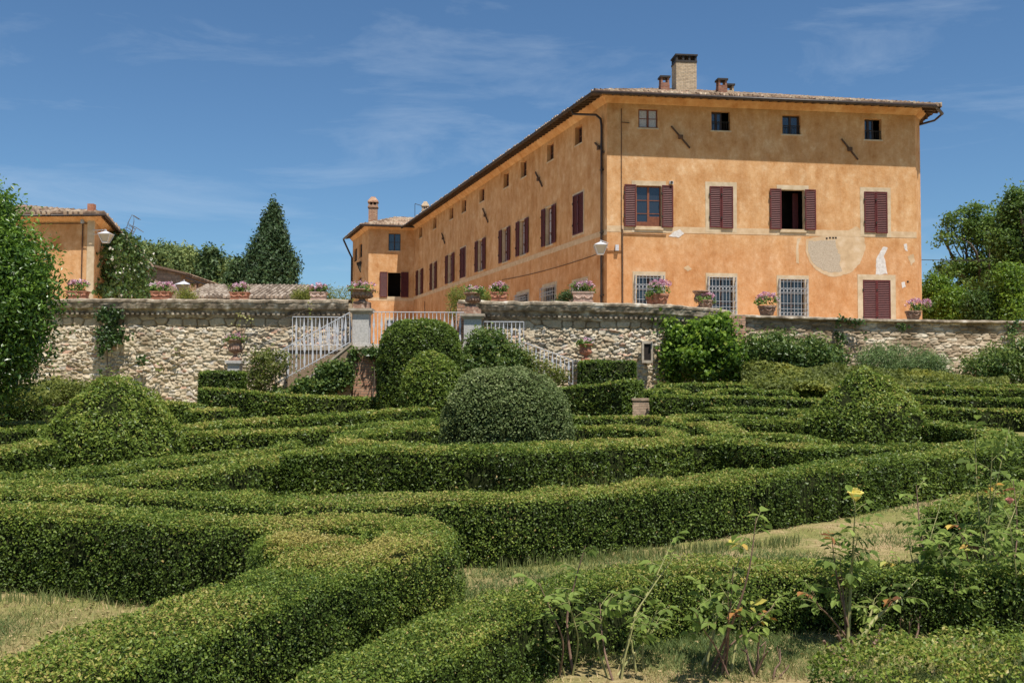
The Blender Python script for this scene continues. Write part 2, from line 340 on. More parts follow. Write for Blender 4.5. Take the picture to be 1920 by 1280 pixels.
# ------------------------------------------------------------------ ground
def build_ground():
    xs = np.unique(np.concatenate([np.arange(-12, 12, 0.1), np.arange(-40, 40.1, 1.0), np.linspace(-900, 900, 37)]))
    ys = np.unique(np.concatenate([np.arange(2, 16, 0.1), np.arange(-20, 60, 1.0), np.linspace(-200, 1500, 35)]))
    X, Y = np.meshgrid(xs, ys); P = np.stack([X.ravel(), Y.ravel()], 1)
    z = g(P[:, 0], P[:, 1]); q = np.c_[P, np.zeros(len(P))]
    near = (np.abs(P[:, 0]) < 14) & (P[:, 1] < 20) & (P[:, 1] > 1)
    z = z + np.where(near, (fbm(q * 1.3) - 0.5) * 0.05 + (fbm(q * 6) - 0.5) * 0.025, 0)
    V = np.c_[P, z]; nx = len(xs); ny = len(ys)
    I = (np.arange(ny - 1)[:, None] * nx + np.arange(nx - 1)[None]).ravel()
    F = np.stack([I, I + 1, I + nx + 1, I + nx], 1)
    mm, n, b = M_base('dry_lawn')
    t1 = tex(n, 'ShaderNodeTexNoise', 0.9, 8, 0.65); t2 = tex(n, 'ShaderNodeTexNoise', 22, 8, 0.75)
    c1 = ramp(n, t2.outputs['Fac'], [(0.30, (0.22, 0.15, 0.075)), (0.5, (0.38, 0.27, 0.145)), (0.7, (0.50, 0.38, 0.23))])
    c2 = ramp(n, t2.outputs['Fac'], [(0.30, (0.11, 0.125, 0.035)), (0.55, (0.22, 0.21, 0.07)), (0.75, (0.33, 0.29, 0.12))])
    f = ramp(n, t1.outputs['Fac'], [(0.38, (0, 0, 0)), (0.56, (1, 1, 1))])
    n.links.new(mixc(n, c1, c2, f), b.inputs['Base Color']); b.inputs['Roughness'].default_value = 1; b.inputs['Specular IOR Level'].default_value = 0.1
    bump(n, b, t2.outputs['Fac'], 0.8, 0.03)
    o = mesh_np('garden_ground', [(V, F, 0, None, True)], [mm], loc=(0, 0, 0)); tag(o, 'dry patchy lawn and earth between the clipped hedges', 'ground', kind='structure')
build_ground()
TERR_Z = 3.25
GRAVEL = M_noise('terrace_gravel', [(0.3, (0.58, 0.43, 0.27)), (0.7, (0.72, 0.56, 0.38))], 18, 1, 0.4)

def tplus(mb, poly, z0, z1, mat=0):
    n = len(poly); V = [(x, y, z0) for x, y in poly] + [(x, y, z1) for x, y in poly]
    mb.add(V, [tuple(range(n))[::-1], tuple(range(n, 2 * n))] + [(i, (i + 1) % n, n + (i + 1) % n, n + i) for i in range(n)], mat)

# ------------------------------------------------------------------ vertical wall with openings
class Facade:
    """vertical plane from A to B (ground points), outward normal n to the right of A->B seen from above"""
    def __init__(s, A, B):
        s.A = np.array([A[0], A[1], 0.0]); s.B = np.array([B[0], B[1], 0.0]); d = s.B - s.A; s.L = np.linalg.norm(d); s.d = d / s.L
        s.n = np.array([s.d[1], -s.d[0], 0.0])
    def p(s, a, z, out=0.0):
        q = s.A + s.d * a + s.n * out; return np.array([q[0], q[1], z])
    def pix(s, u, v, out=0.0):
        d = ray(u, v); A = s.A + s.n * out
        t = np.dot(A - EYE * [1, 1, 0], s.n) / np.dot(d, s.n)
        P = EYE + d * t; return np.dot(P - s.A, s.d), P[2]
    def rect(s, u0, u1, v0, v1):
        um = (u0 + u1) / 2; vm = (v0 + v1) / 2
        return (s.pix(u0, vm)[0], s.pix(u1, vm)[0], s.pix(um, v1)[1], s.pix(um, v0)[1])
def wall_panel(mb, F, z0, ztA, ztB, ops, depth=0.28, mat=0, rmats=None):
    S = sorted(set([0.0, F.L] + [o[0] for o in ops] + [o[1] for o in ops]))
    S2 = []
    for a, b in zip(S[:-1], S[1:]): S2.append(a)
    S2.append(S[-1]); S = S2
    Z = sorted(set([z0, 1e3] + [o[2] for o in ops] + [o[3] for o in ops]))
    top = lambda a: ztA + (ztB - ztA) * a / F.L
    idx = {}
    V = []
    for i, a in enumerate(S):
        for j, z in enumerate(Z):
            idx[i, j] = len(V); V.append(F.p(a, min(z, top(a))))
    Fs = []
    for i in range(len(S) - 1):
        for j in range(len(Z) - 1):
            cs = (S[i] + S[i + 1]) / 2; cz = (Z[j] + min(Z[j + 1], ztA)) / 2
            if any(o[0] < cs < o[1] and o[2] < cz < o[3] for o in ops): continue
            Fs.append((idx[i, j], idx[i + 1, j], idx[i + 1, j + 1], idx[i, j + 1]))
    mb.add(V, Fs, mat)
    for k, o in enumerate(ops):
        a, b, c, d = o[:4]; dp = o[4] if len(o) > 4 else depth; rm = o[5] if len(o) > 5 else mat
        q = [(a, c), (b, c), (b, d), (a, d)]
        V = [F.p(s_, z_) for s_, z_ in q] + [F.p(s_, z_, -dp) for s_, z_ in q]
        mb.add(V, [(i, i + 4, (i + 1) % 4 + 4, (i + 1) % 4) for i in range(4)], rm)
def frect(mb, F, a, b, c, d, out, th, mat=0):
    mb.box(F.p((a + b) / 2, (c + d) / 2, out), ((b - a) / 2, th / 2, (d - c) / 2), F.d, F.n, (0, 0, 1), mat)
def frame(mb, F, a, b, c, d, out, w, th, mat=0, bottom=True):
    frect(mb, F, a, a + w, c, d, out, th, mat); frect(mb, F, b - w, b, c, d, out, th, mat)
    frect(mb, F, a + w, b - w, d - w, d, out, th, mat)
    if bottom: frect(mb, F, a + w, b - w, c, c + w, out, th, mat)

def shutter(F, a, b, c, d, out, parent, label=None):
    mb = MB(); w = 0.055
    frame(mb, F, a, b, c, d, out, w, 0.05)
    n = max(8, int((d - c - 2 * w) / 0.085)); st = (d - c - 2 * w) / n
    X = F.d; t = F.n * 0.6 + np.array([0, 0, -0.8]); nn = np.cross(X, t)
    for k in range(n):
        z = c + w + st * (k + 0.5)
        mb.box(F.p((a + b) / 2, z, out), ((b - a) / 2 - w, 0.029, 0.006), X, t, nn)
    frect(mb, F, a + w, b - w, c + w, d - w, out - 0.034, 0.008)
    for zz in (c + 0.25 * (d - c), c + 0.8 * (d - c)): mb.box(F.p(a, zz, out + 0.02), (0.03, 0.03, 0.05), F.d, F.n, (0, 0, 1), 1)
    o = mb.build('shutter', [SHUT, IRON], parent)
    if label: o['label'] = label
    return o
def casement(F, a, b, c, d, out, parent, wood, kind='glass', rows=2):
    """window frame with two leaves; panes are sub-parts"""
    mb = MB(); w = 0.06
    frame(mb, F, a, b, c, d, out, w, 0.06); mid = (a + b) / 2
    frect(mb, F, mid - 0.05, mid + 0.05, c + w, d - w, out + 0.005, 0.062)
    for k in range(1, rows):
        z = c + w + (d - c - 2 * w) * k / rows
        frect(mb, F, a + w, mid - 0.05, z - 0.018, z + 0.018, out, 0.04); frect(mb, F, mid + 0.05, b - w, z - 0.018, z + 0.018, out, 0.04)
    wn = mb.build('window', wood, parent)
    pb = MB(); frect(pb, F, a + w, mid - 0.05, c + w, d - w, out - 0.012, 0.01); frect(pb, F, mid + 0.05, b - w, c + w, d - w, out - 0.012, 0.01)
    pb.build('pane', GLASS, wn)
    if kind == 'curtain':
        cb = MB()
        for s0, s1 in ((a + w, mid - 0.05), (mid + 0.05, b - w)):
            nx = 14; V = []; Fc = []
            for i in range(nx + 1):
                s_ = s0 + (s1 - s0) * i / nx
                for z in (c + w, d - w): V.append(F.p(s_, z, out + 0.004 + 0.004 * math.sin(i * 2.1)))
            Fc = [(2 * i, 2 * i + 2, 2 * i + 3, 2 * i + 1) for i in range(nx)]
            cb.add(V, Fc)
        cb.build('curtain', CURT, wn)
    return wn
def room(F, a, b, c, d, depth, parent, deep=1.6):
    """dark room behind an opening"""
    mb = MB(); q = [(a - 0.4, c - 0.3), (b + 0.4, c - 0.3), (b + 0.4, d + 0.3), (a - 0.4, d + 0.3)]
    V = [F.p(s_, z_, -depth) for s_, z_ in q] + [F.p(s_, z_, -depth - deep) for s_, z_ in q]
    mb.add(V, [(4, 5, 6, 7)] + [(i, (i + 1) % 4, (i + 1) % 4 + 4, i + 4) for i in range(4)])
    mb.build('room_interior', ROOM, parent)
def surround(mb, F, a, b, c, d, w, out=0.006, top=True, sides=True, bottom=True, th=0.012):
    if sides:
        frect(mb, F, a - w, a, c, d, out, th); frect(mb, F, b, b + w, c, d, out, th)
    if top: frect(mb, F, a - w, b + w, d, d + w, out, th)
    if bottom: frect(mb, F, a - w, b + w, c - w, c, out, th)
def grille(F, a, b, c, d, parent):
    mb = MB(); ex = 0.1; A, B = a - ex, b + ex; Cc, D = c - 0.05, d + 0.02; o = 0.20
    n = 8
    for k in range(n + 1):
        s_ = A + (B - A) * k / n; mb.bar(F.p(s_, Cc, o), F.p(s_, D, o), 0.016, 0.016, up=F.n)
    for q in (0.02, 0.26, 0.40, 0.64, 0.77, 0.93, 0.985):
        z = Cc + (D - Cc) * q; mb.bar(F.p(A, z, o), F.p(B, z, o), 0.016, 0.016)
        for s_ in (A, B): mb.bar(F.p(s_, z, 0.0), F.p(s_, z, o), 0.022, 0.02)
    for s_ in (A, B):
        for oo in (0.02, 0.09): mb.bar(F.p(s_, Cc, oo), F.p(s_, D, oo), 0.022, 0.022, up=F.n)
    for q in (0.14, 0.705):
        z = Cc + (D - Cc) * q
        for k in range(n):
            s_ = A + (B - A) * (k + 0.5) / n; r = (B - A) / n * 0.46
            P = [F.p(s_ + r * math.cos(t), z + r * math.sin(t), o) for t in np.linspace(0, 2 * math.pi, 11)]
            mb.tube(P, 0.011, 4, cap=False)
    return mb.build('window_grille', GREYIRON, parent)
def anchor(F, u0, v0, u1, v1, parent):
    a = F.pix(u0, v0); b = F.pix(u1, v1); mb = MB()
    mb.bar(F.p(a[0], a[1], 0.05), F.p(b[0], b[1], 0.05), 0.07, 0.05, up=F.n)
    mm = ((a[0] + b[0]) / 2, (a[1] + b[1]) / 2)
    mb.box(F.p(mm[0], mm[1], 0.07), (0.1, 0.07, 0.09), F.d, F.n, (0, 0, 1))
    mb.bar(F.p(mm[0], mm[1], -0.05), F.p(mm[0], mm[1], 0.16), 0.05, 0.05)
    mb.build('wall_anchor', RUST, parent)

# ------------------------------------------------------------------ roofs: eave outline P (offset), rising inward
def offset_poly(pts, o, closed=False):
    """pts walked with the outside on the right; mitred offset outward"""
    n = len(pts); res = []; mit = []
    for i in range(n):
        p = np.array(pts[i][:2]); ds = []
        if i > 0 or closed: d = p - np.array(pts[i - 1][:2]); ds.append(d / np.linalg.norm(d))
        if i < n - 1 or closed: d = np.array(pts[(i + 1) % n][:2]) - p; ds.append(d / np.linalg.norm(d))
        ns = [np.array([d[1], -d[0]]) for d in ds]
        if len(ns) == 1: mv = ns[0]
        else: mv = (ns[0] + ns[1]) / (1 + np.dot(ns[0], ns[1]))
        mit.append(mv); res.append(p + mv * o)
    return np.array(res), np.array(mit)
def roof_surfaces(pts, zs, ov, pitch, T, parent, zdrop, period=0.23, name='roof', seg=None, rows=0.42, mat=None):
    E, mit = offset_poly(pts, ov); ch = []
    tan = math.tan(R(pitch))
    for i in range(len(pts) - 1):
        if seg is not None and i not in seg: continue
        Ti = T[i] if hasattr(T, '__len__') else T
        L = np.linalg.norm(E[i + 1] - E[i]); d = (E[i + 1] - E[i]) / L
        ns = int(L / period * 10) + 1; s = np.linspace(0, 1, ns)
        ts = []
        t = 0.0
        k = 0
        while t < Ti:
            ts += [(t, k), (min(t + rows * 0.999, Ti), k)]; t += rows; k += 1
        ts = ts[:2 * 40] if len(ts) <= 80 else ts[:78] + [(ts[78][0], 39), (Ti, 39)]
        V = []; tone = []; z0 = zs[i] - zdrop; z1 = zs[i + 1] - zdrop
        for q, (t, k) in enumerate(ts):
            P = (E[i] - mit[i] * t)[None] * (1 - s[:, None]) + (E[i + 1] - mit[i + 1] * t)[None] * s[:, None]
            a = (P - E[i]) @ d
            ph = (a / period) % 1.0; col = np.floor(a / period)
            cov = np.where(np.abs(ph - 0.5) < 0.33, np.sqrt(np.maximum(0, 1 - ((ph - 0.5) / 0.33) ** 2)) * 0.10, 0.0) - np.where(np.abs(ph - 0.5) >= 0.33, 0.0, 0)
            rnd = _PERM[(col.astype(int) * 7) & 31, (k * 3) & 31, i & 31]; rnd2 = _PERM[(col.astype(int) * 5) & 31, (k * 11) & 31, (i + 9) & 31]
            lift = (0.05 if q % 2 == 0 else 0.0) + (rnd2 - 0.5) * 0.03
            z = z0 * (1 - s) + z1 * s + t * tan + cov + lift * (cov > 0)
            if k == 0: P = P + np.outer((rnd - 0.5) * 0.10 * (cov > 0), np.array([d[1], -d[0]]))
            V.append(np.c_[P, z]); tone.append(np.where(cov > 0.01, 0.15 + 0.85 * rnd, 0.05))
        nr = len(ts)
        # eave lip
        lip = V[0].copy(); lip[:, 2] = z0 * (1 - s) + z1 * s - 0.05
        V = [lip] + V; tone = [tone[0] * 0.4] + tone; nr += 1
        I = (np.arange(nr - 1)[:, None] * ns + np.arange(ns - 1)[None]).ravel()
        F = np.stack([I, I + 1, I + ns + 1, I + ns], 1)
        ch.append((np.concatenate(V), F, 0, {'tone': np.concatenate(tone), 'mort': np.zeros(nr * ns), 'dirt_shade': np.zeros(nr * ns)}, False))
    return mesh_np(name, ch, [mat or TILE], parent)
def eaves(pts, zs, ov, parent, stucco, gut_r=0.085, zdrop=0.12, rafters=True):
    """cove, soffit with rafter ends and gutter along a wall line"""
    mb = MB(); E1, mit = offset_poly(pts, 0.02); E2, _ = offset_poly(pts, 0.30); E3, _ = offset_poly(pts, ov + 0.03)
    n = len(pts)
    rows = [[(E1[i][0], E1[i][1], zs[i] - 0.34) for i in range(n)], [(E2[i][0], E2[i][1], zs[i] - 0.06) for i in range(n)],
            [(E2[i][0], E2[i][1], zs[i] + 0.04) for i in range(n)]]
    for a, b in ((0, 1), (1, 2)):
        for i in range(n - 1): mb.add([rows[a][i], rows[a][i + 1], rows[b][i + 1], rows[b][i]], [(0, 1, 2, 3)], 0)
    mb.build('eave_cove', stucco, parent)
    sb = MB(); zi = 0.02
    for i in range(n - 1):
        z0, z1 = zs[i], zs[i + 1]
        A0 = np.array([*pts[i][:2], z0 + 0.10]); A1 = np.array([*pts[i + 1][:2], z1 + 0.10]); B0 = np.array([*E3[i], z0 - zdrop + 0.02]); B1 = np.array([*E3[i + 1], z1 - zdrop + 0.02])
        sb.add([A0, A1, B1, B0], [(0, 1, 2, 3)]); up = np.array([0, 0, 0.05]); sb.add([A0 + up, A1 + up, B1 + up, B0 + up], [(0, 1, 2, 3)]); sb.add([B0, B1, B1 + up, B0 + up], [(0, 1, 2, 3)])
        L = np.linalg.norm(A1 - A0)
        for k in range(int(L / 0.42)):
            q = (k + 0.5) / int(L / 0.42); a = A0 * (1 - q) + A1 * q
            d = (A1 - A0) / L; nn = np.array([d[1], -d[0], 0]); o = min(ov - 0.1, ov); b = a + nn * o; b[2] = a[2] - (zdrop + 0.08) * o / ov
            sb.bar(a - [0, 0, 0.05], b - [0, 0, 0.05], 0.09, 0.10)
    sb.build('eave_soffit', SOFF, parent)
    gb = MB(); Eg, _ = offset_poly(pts, ov + 0.05)
    gb.tube([(Eg[i][0], Eg[i][1], zs[i] - zdrop - 0.03) for i in range(n)], gut_r, 8)
    gb.build('gutter', GUT, parent)

def chimney(parent, c, w, d, z0, z1, mat, style, ax=(1, 0, 0), ay=(0, 1, 0)):
    mb = MB(); c = np.array([c[0], c[1], 0.0])
    def bx(w_, d_, a, b, ox=0, oy=0, mi=0): mb.box(c + np.array([0, 0, (a + b) / 2]) + np.array(ax) * ox + np.array(ay) * oy, (w_ / 2, d_ / 2, (b - a) / 2), ax, ay, (0, 0, 1), mi)
    H = z1 - z0
    if style == 'big':
        bx(w, d, z0, z1 - 0.42); bx(w + 0.05, d + 0.05, z1 - 0.42, z1 - 0.32, mi=1)
        for q in (-0.46, -0.15, 0.15, 0.46):
            for e in (-1, 1): bx(0.1, 0.1, z1 - 0.32, z1 - 0.08, q * w, e * (d / 2 - 0.05), 1)
        for q in (-0.2, 0.2):
            for e in (-1, 1): bx(0.1, 0.1, z1 - 0.32, z1 - 0.08, e * (w / 2 - 0.05), q * d, 1)
        bx(w + 0.1, d + 0.1, z1 - 0.08, z1, mi=1); bx(w - 0.25, d - 0.25, z1 - 0.42, z1 - 0.31, mi=2)
    elif style == 'pot':
        bx(w, d, z0, z1 - 0.42); bx(w * 0.95, d * 0.95, z1 - 0.42, z1 - 0.34, mi=0)
        for ox in (-1, 1):
            for oy in (-1, 1): bx(0.09, 0.09, z1 - 0.34, z1 - 0.09, ox * (w / 2 - 0.06), oy * (d / 2 - 0.06), 0)
        bx(w + 0.08, d + 0.08, z1 - 0.09, z1, mi=1)
    else:
        bx(w, d, z0, z1 - 0.95); bx(w + 0.14, d + 0.14, z1 - 0.95, z1 - 0.86); bx(w + 0.04, d + 0.04, z1 - 0.86, z1 - 0.74)
        for q in (-0.42, 0, 0.42):
            for e in (-1, 1): bx(0.13, 0.13, z1 - 0.74, z1 - 0.5, q * w, e * (d / 2 - 0.06)); bx(0.13, 0.13, z1 - 0.74, z1 - 0.5, e * (w / 2 - 0.06), q * d)
        bx(w - 0.3, d - 0.3, z1 - 0.74, z1 - 0.5, mi=2); bx(w + 0.16, d + 0.16, z1 - 0.5, z1 - 0.42)
        a, b = (w + 0.16) / 2, (d + 0.16) / 2; z = z1 - 0.42
        V = [c + np.array(ax) * sx * a + np.array(ay) * sy * b + np.array([0, 0, z]) for sx, sy in ((-1, -1), (1, -1), (1, 1), (-1, 1))]
        V += [c + np.array(ax) * sx * a * 0.35 + np.array(ay) * sy * b * 0.35 + np.array([0, 0, z1]) for sx, sy in ((-1, -1), (1, -1), (1, 1), (-1, 1))]
        mb.add(V, [(0, 1, 5, 4), (1, 2, 6, 5), (2, 3, 7, 6), (3, 0, 4, 7), (4, 5, 6, 7)])
    return mb.build('chimney', [mat, IRON, ROOM], parent)

# ------------------------------------------------------------------ the villa
def build_villa():
    C = at(1138, 400, 46.7)[:2]; D = at(1718, 400, 48.2)[:2]; D2 = at(1726.5, 400, 49.1)[:2]; E = at(776, 450, 83.0)[:2]
    fd = (D - C) / np.linalg.norm(D - C); ld = (E - C) / np.linalg.norm(E - C)
    W1 = E - fd * 3.75; W2 = W1 + ld * 7.4
    Bk = np.array([21.5, 92.0]); Bl = np.array([W2[0] + 2.5, 92.0]); Dk = np.array([20.9, 62.0])
    zC = at(1138, 180, 46.7)[2]; zD = at(1718, 204, 48.2)[2]; zE = at(777, 425, 83.0)[2]
    zW1 = at(692, 422, W1[1])[2]; zW2 = zW1 - 0.05
    v = thing('villa', 'long three storey ochre villa with oxblood shutters above the terrace wall', 'house', (C[0], C[1], TERR_Z))
    zb = at(1138, 430, 46.7)[2]
    ST = M_stucco('ochre_stucco', zb - TERR_Z)
    Ff = Facade(C, D); Fl = Facade(E, C); Fw = Facade(W1, E); Fwl = Facade(W2, W1); Fc = Facade(D, D2); Fr = Facade(D2, Dk); Fr2 = Facade(Dk, Bk); Fb = Facade(Bk, Bl); Fb2 = Facade(Bl, W2)
    # openings -------------------------------------------------- front
    top = [Ff.rect(*q) for q in ((1197, 1233, 205, 240), (1334, 1369, 209, 245), (1467, 1501, 216, 252), (1621, 1653, 223, 262))]
    F1 = Ff.rect(1193, 1240, 348, 427); F3 = Ff.rect(1465, 1508, 356, 432)
    F2 = Ff.rect(1331, 1373, 350, 427); F4 = Ff.rect(1621, 1662, 360, 436)
    G = [Ff.rect(1194, 1240, 517, 590), Ff.rect(1331, 1375, 520, 594), Ff.rect(1464, 1509, 524, 598)]
    DR = Ff.rect(1618, 1670, 525, 620)
    fo = [t + (0.26, 0) for t in top] + [F1 + (0.24, 1), F3 + (0.24, 1), F2 + (0.2, 1), F4 + (0.2, 1)] + [q + (0.3, 1) for q in G] + [DR + (0.2, 1)]
    # left facade
    def cr(x0, x1, y0, y1): return (640 + x0 / 2.909, 640 + x1 / 2.909, 180 + y0 / 2.909, 180 + y1 / 2.909)
    lt = [Fl.rect(*cr(*q)) for q in ((1275, 1313, 162, 262), (1122, 1158, 258, 352), (978, 1010, 352, 442), (885, 913, 418, 498), (753, 780, 502, 576), (657, 680, 564, 634), (590, 610, 607, 672), (500, 518, 662, 724), (425, 441, 713, 772))]
    lc = [Fl.rect(*cr(*q)) for q in ((1265, 1320, 535, 752), (649, 679, 828, 990))]
    lo = [Fl.rect(*cr(*q)) for q in ((1116, 1153, 606, 812), (974, 1006, 677, 866), (879, 908, 724, 904), (747, 774, 785, 953), (583, 606, 864, 1018), (496, 513, 910, 1054), (420, 438, 948, 1083))]
    lg = [Fl.rect(*cr(*q)) for q in ((962, 1018, 1082, 1170), (1104, 1167, 1042, 1170), (1268, 1335, 1018, 1170))]
    fl = [t + (0.30, 0) for t in lt] + [q + (0.25, 1) for q in lc + lo + lg]
    wu = Fw.rect(728.5, 751, 438, 470); wl = Fw.rect(727, 751, 511, 556); wb = Fw.rect(725, 740, 600, 628)
    wls = [Fwl.rect(664, 669.5, 466, 490), Fwl.rect(674, 679, 457, 483), Fwl.rect(672, 678, 520, 540)]
    mb = MB()
    wall_panel(mb, Ff, TERR_Z - 1, zC, zD, fo); wall_panel(mb, Fl, TERR_Z - 1, zE, zC, fl)
    wall_panel(mb, Fw, TERR_Z - 1, zW1, zE, [wu + (0.2, 0), wl + (0.24, 1), wb + (0.24, 1)])
    wall_panel(mb, Fwl, TERR_Z - 1, zW2, zW1, [q + (0.25, 0) for q in wls])
    for F_, a, b in ((Fc, zD, zD), (Fr, zD, zD), (Fr2, zD, zD), (Fb, zD, zW2), (Fb2, zW2, zW2)): wall_panel(mb, F_, TERR_Z - 1, a, b, [])
    mb.build('wall', [ST, PLAS], v)
    # string course and painted surrounds
    pb = MB()
    def belt(F, pL, pR, h, skip):
        # pieces between windows so that nothing overlaps the surrounds
        zz = (F.pix(*pL)[1] + F.pix(*pR)[1]) / 2
        cur = 0.0
        for a, b in sorted(skip) + [(F.L, F.L)]:
            if a - cur > 0.03: frect(pb, F, cur, a, zz - h / 2, zz + h / 2, 0.004, 0.010)
            cur = max(cur, b)
        return zz
    sw = 0.22
    pb = MB()
    belt(Ff, (1138, 428), (1716, 441), 0.30, [])
    belt(Fl, (775, 562), (1135, 431), 0.26, [])
    belt(Fw, (692, 560), (775, 562), 0.25, [])
    pb.build('string_course', BELT, v)
    def sur(*a_, **k_):
        m_ = MB(); surround(m_, *a_, **k_); m_.build('window_surround', PLAS, v)
    def sill(F, q, e, h, out, th):
        m_ = MB(); frect(m_, F, q[0] - e, q[1] + e, q[2] - h, q[2], out, th); m_.build('window_sill', PLAS, v)
    for q in (F1, F3): sur(Ff, *q, sw, 0.008); sill(Ff, q, 0.08, 0.10, 0.035, 0.06)
    for q in (F2, F4): sur(Ff, *q, sw, 0.008)
    for q in G: sur(Ff, *q, 0.20, 0.008, bottom=False)
    sur(Ff, *DR, 0.26, 0.008, bottom=False)
    for q in top: sill(Ff, q, 0.06, 0.07, 0.01, 0.02)
    for q in lt: sill(Fl, q, 0.06, 0.07, 0.01, 0.02)
    for q in lc: sur(Fl, *q, 0.10, 0.008)
    for q in lo: sur(Fl, *q, 0.08, 0.008)
    for q in lg: sur(Fl, *q, 0.22, 0.008, bottom=False)
    sur(Fw, *wb, 0.2, 0.008); sill(Fw, wl, 0.1, 0.25, 0.01, 0.02); sill(Fw, wu, 0.06, 0.08, 0.01, 0.02)
    # windows front, top row
    for k, q in enumerate(top):
        a, b, c, d = q
        if k == 0: casement(Ff, a, b, c, d, -0.10, v, WOODF, 'curtain')
        else:
            casement(Ff, a, (a + b) / 2 + (0.45 if k == 2 else 0.1), c, d, -0.24, v, DWOOD)
            rb = MB()
            for i in range(8): rb.bar(Ff.p(a + (b - a) * (i + 0.5) / 8, c, -0.06), Ff.p(a + (b - a) * (i + 0.5) / 8, c + 0.42, -0.06), 0.016, 0.016, up=Ff.n)
            rb.bar(Ff.p(a, c + 0.43, -0.06), Ff.p(b, c + 0.43, -0.06), 0.025, 0.025); rb.build('guard_rail', IRON, v)
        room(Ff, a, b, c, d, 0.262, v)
    for q, kind in ((F1, 'c'), (F3, 'o')):
        a, b, c, d = q
        if kind == 'c':
            wn = casement(Ff, a, b, c, d, -0.16, v, WOODF, 'glass', rows=3)
            dbm = MB(); mid = (a + b) / 2
            for s0, s1 in ((a + 0.07, mid - 0.055), (mid + 0.055, b - 0.07)): 
                frect(dbm, Ff, s0, s1, c + 0.06, c + (0.55 if s0 > mid else 0.3), -0.158, 0.05)
            dbm.build('lower_panel', WOODF, wn)
        else:
            lf = MB(); frect(lf, Ff, b - 0.30, b - 0.02, c + 0.02, d - 0.02, -0.75, 0.05); lf.build('open_casement', SHUT, v)
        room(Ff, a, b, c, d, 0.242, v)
        w = 0.56; top_ = d + 0.02; bot = c + 0.03
        shutter(Ff, a - w - 0.02, a - 0.02, bot, top_, 0.06, v); shutter(Ff, b + 0.0 + 0.02, b + w, bot, top_, 0.06, v)
    for q in (F2, F4):
        a, b, c, d = q; mid = (a + b) / 2
        shutter(Ff, a - 0.02, mid - 0.005, c, d, 0.03, v); shutter(Ff, mid + 0.005, b + 0.02, c - 0.04, d, 0.06, v)
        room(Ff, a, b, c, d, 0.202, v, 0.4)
        fb = MB()
        for e in (0.25, 0.75): fb.bar(Ff.p(a + (b - a) * e, c - 0.32, 0.05), Ff.p(a + (b - a) * e, c - 0.2, 0.05), 0.02, 0.02, up=Ff.n)
    for q in G:
        a, b, c, d = q
        casement(Ff, a, b, c, d, -0.22, v, DWOOD, 'glass', rows=3); room(Ff, a, b, c, d, 0.302, v, 0.6); grille(Ff, a, b, c, d, v)
    a, b, c, d = DR; mid = (a + b) / 2
    shutter(Ff, a + 0.01, mid - 0.005, c, d, 0.0, v); shutter(Ff, mid + 0.005, b - 0.01, c, d, 0.0, v); room(Ff, a, b, c, d, 0.202, v, 0.4)
    # left facade windows
    for q in lt:
        casement(Fl, *q, -0.24, v, WOODF, 'glass'); room(Fl, *q, 0.302, v, 0.5)
    for q in lc:
        a, b, c, d = q; mid = (a + b) / 2
        shutter(Fl, a, mid - 0.005, c, d, 0.02, v); shutter(Fl, mid + 0.005, b, c, d, 0.02, v); room(Fl, *q, 0.252, v, 0.4)
    for q in lo:
        a, b, c, d = q; w = (b - a) * 0.5
        casement(Fl, a, b, c, d, -0.2, v, WOODF, 'curtain', 3); room(Fl, *q, 0.252, v, 0.6)
        # leaves stand a little off the wall
        for s0, s1 in ((a - w - 0.02, a - 0.01), (b + 0.01, b + w + 0.02)): shutter(Fl, s0, s1, c, d, 0.07, v)
    for q in lg:
        a, b, c, d = q; casement(Fl, a, b, c, d, -0.18, v, DWOOD); room(Fl, *q, 0.252, v, 0.5); grille(Fl, a, b, c, d, v)
    a, b, c, d = wu; casement(Fw, a, b, c, d, -0.1, v, DWOOD); room(Fw, *wu, 0.202, v)
    a, b, c, d = wl; room(Fw, *wl, 0.242, v, 2.5); w = 0.66
    shutter(Fw, a - w, a - 0.02, c - 0.05, d + 0.04, 0.06, v); shutter(Fw, b + 0.02, b + w, c - 0.05, d + 0.04, 0.06, v)
    a, b, c, d = wb; casement(Fw, a, b, c, d, -0.12, v, DWOOD); room(Fw, *wb, 0.242, v, 0.5); grille(Fw, a, b, c, d, v)
    for q in wls: casement(Fwl, *q, -0.15, v, DWOOD); room(Fwl, *q, 0.252, v, 0.4)
    # wall anchors
    for q in ((1258, 237, 1293, 278), (1577, 261, 1608, 300)): anchor(Ff, *q, v)
    for q in ((1117, 268, 1134, 287), (1005, 323, 1018, 350), (906, 391, 916, 417), (829, 437, 835, 457)): anchor(Fl, *q, v)
    # plaster scars on the ground storey
    def scar(name, mat, pts, out=0.007, n=44, rough=0.06, seed=0, label=None, th=0.008):
        """irregular flake of older plaster from a closed outline of photo-surveyed wall points"""
        P = [Ff.pix(*p) for p in pts]; P = np.array(P + [P[0]]); Q = []
        for i in range(len(P) - 1):
            m_ = max(2, int(np.linalg.norm(P[i + 1] - P[i]) / 0.06))
            for k in range(m_): Q.append(P[i] + (P[i + 1] - P[i]) * k / m_)
        Q = np.array(Q); r_ = fbm(np.c_[Q * 7, np.full(len(Q), seed * 3.1)]) - 0.5; c_ = Q.mean(0); Q = Q + nrm(Q - c_) * (r_ * rough * 2)[:, None]
        b_ = MB(); n_ = len(Q); V = [Ff.p(s_, z_, out) for s_, z_ in Q] + [Ff.p(s_, z_, -0.02) for s_, z_ in Q]
        b_.add(V, [tuple(range(n_))[::1]] + [(i, (i + 1) % n_, (i + 1) % n_ + n_, i + n_) for i in range(n_)], 0)
        o = b_.build(name, mat, v)
        if label: o['label'] = label
    cx, cy, r0 = 1566, 462, 56
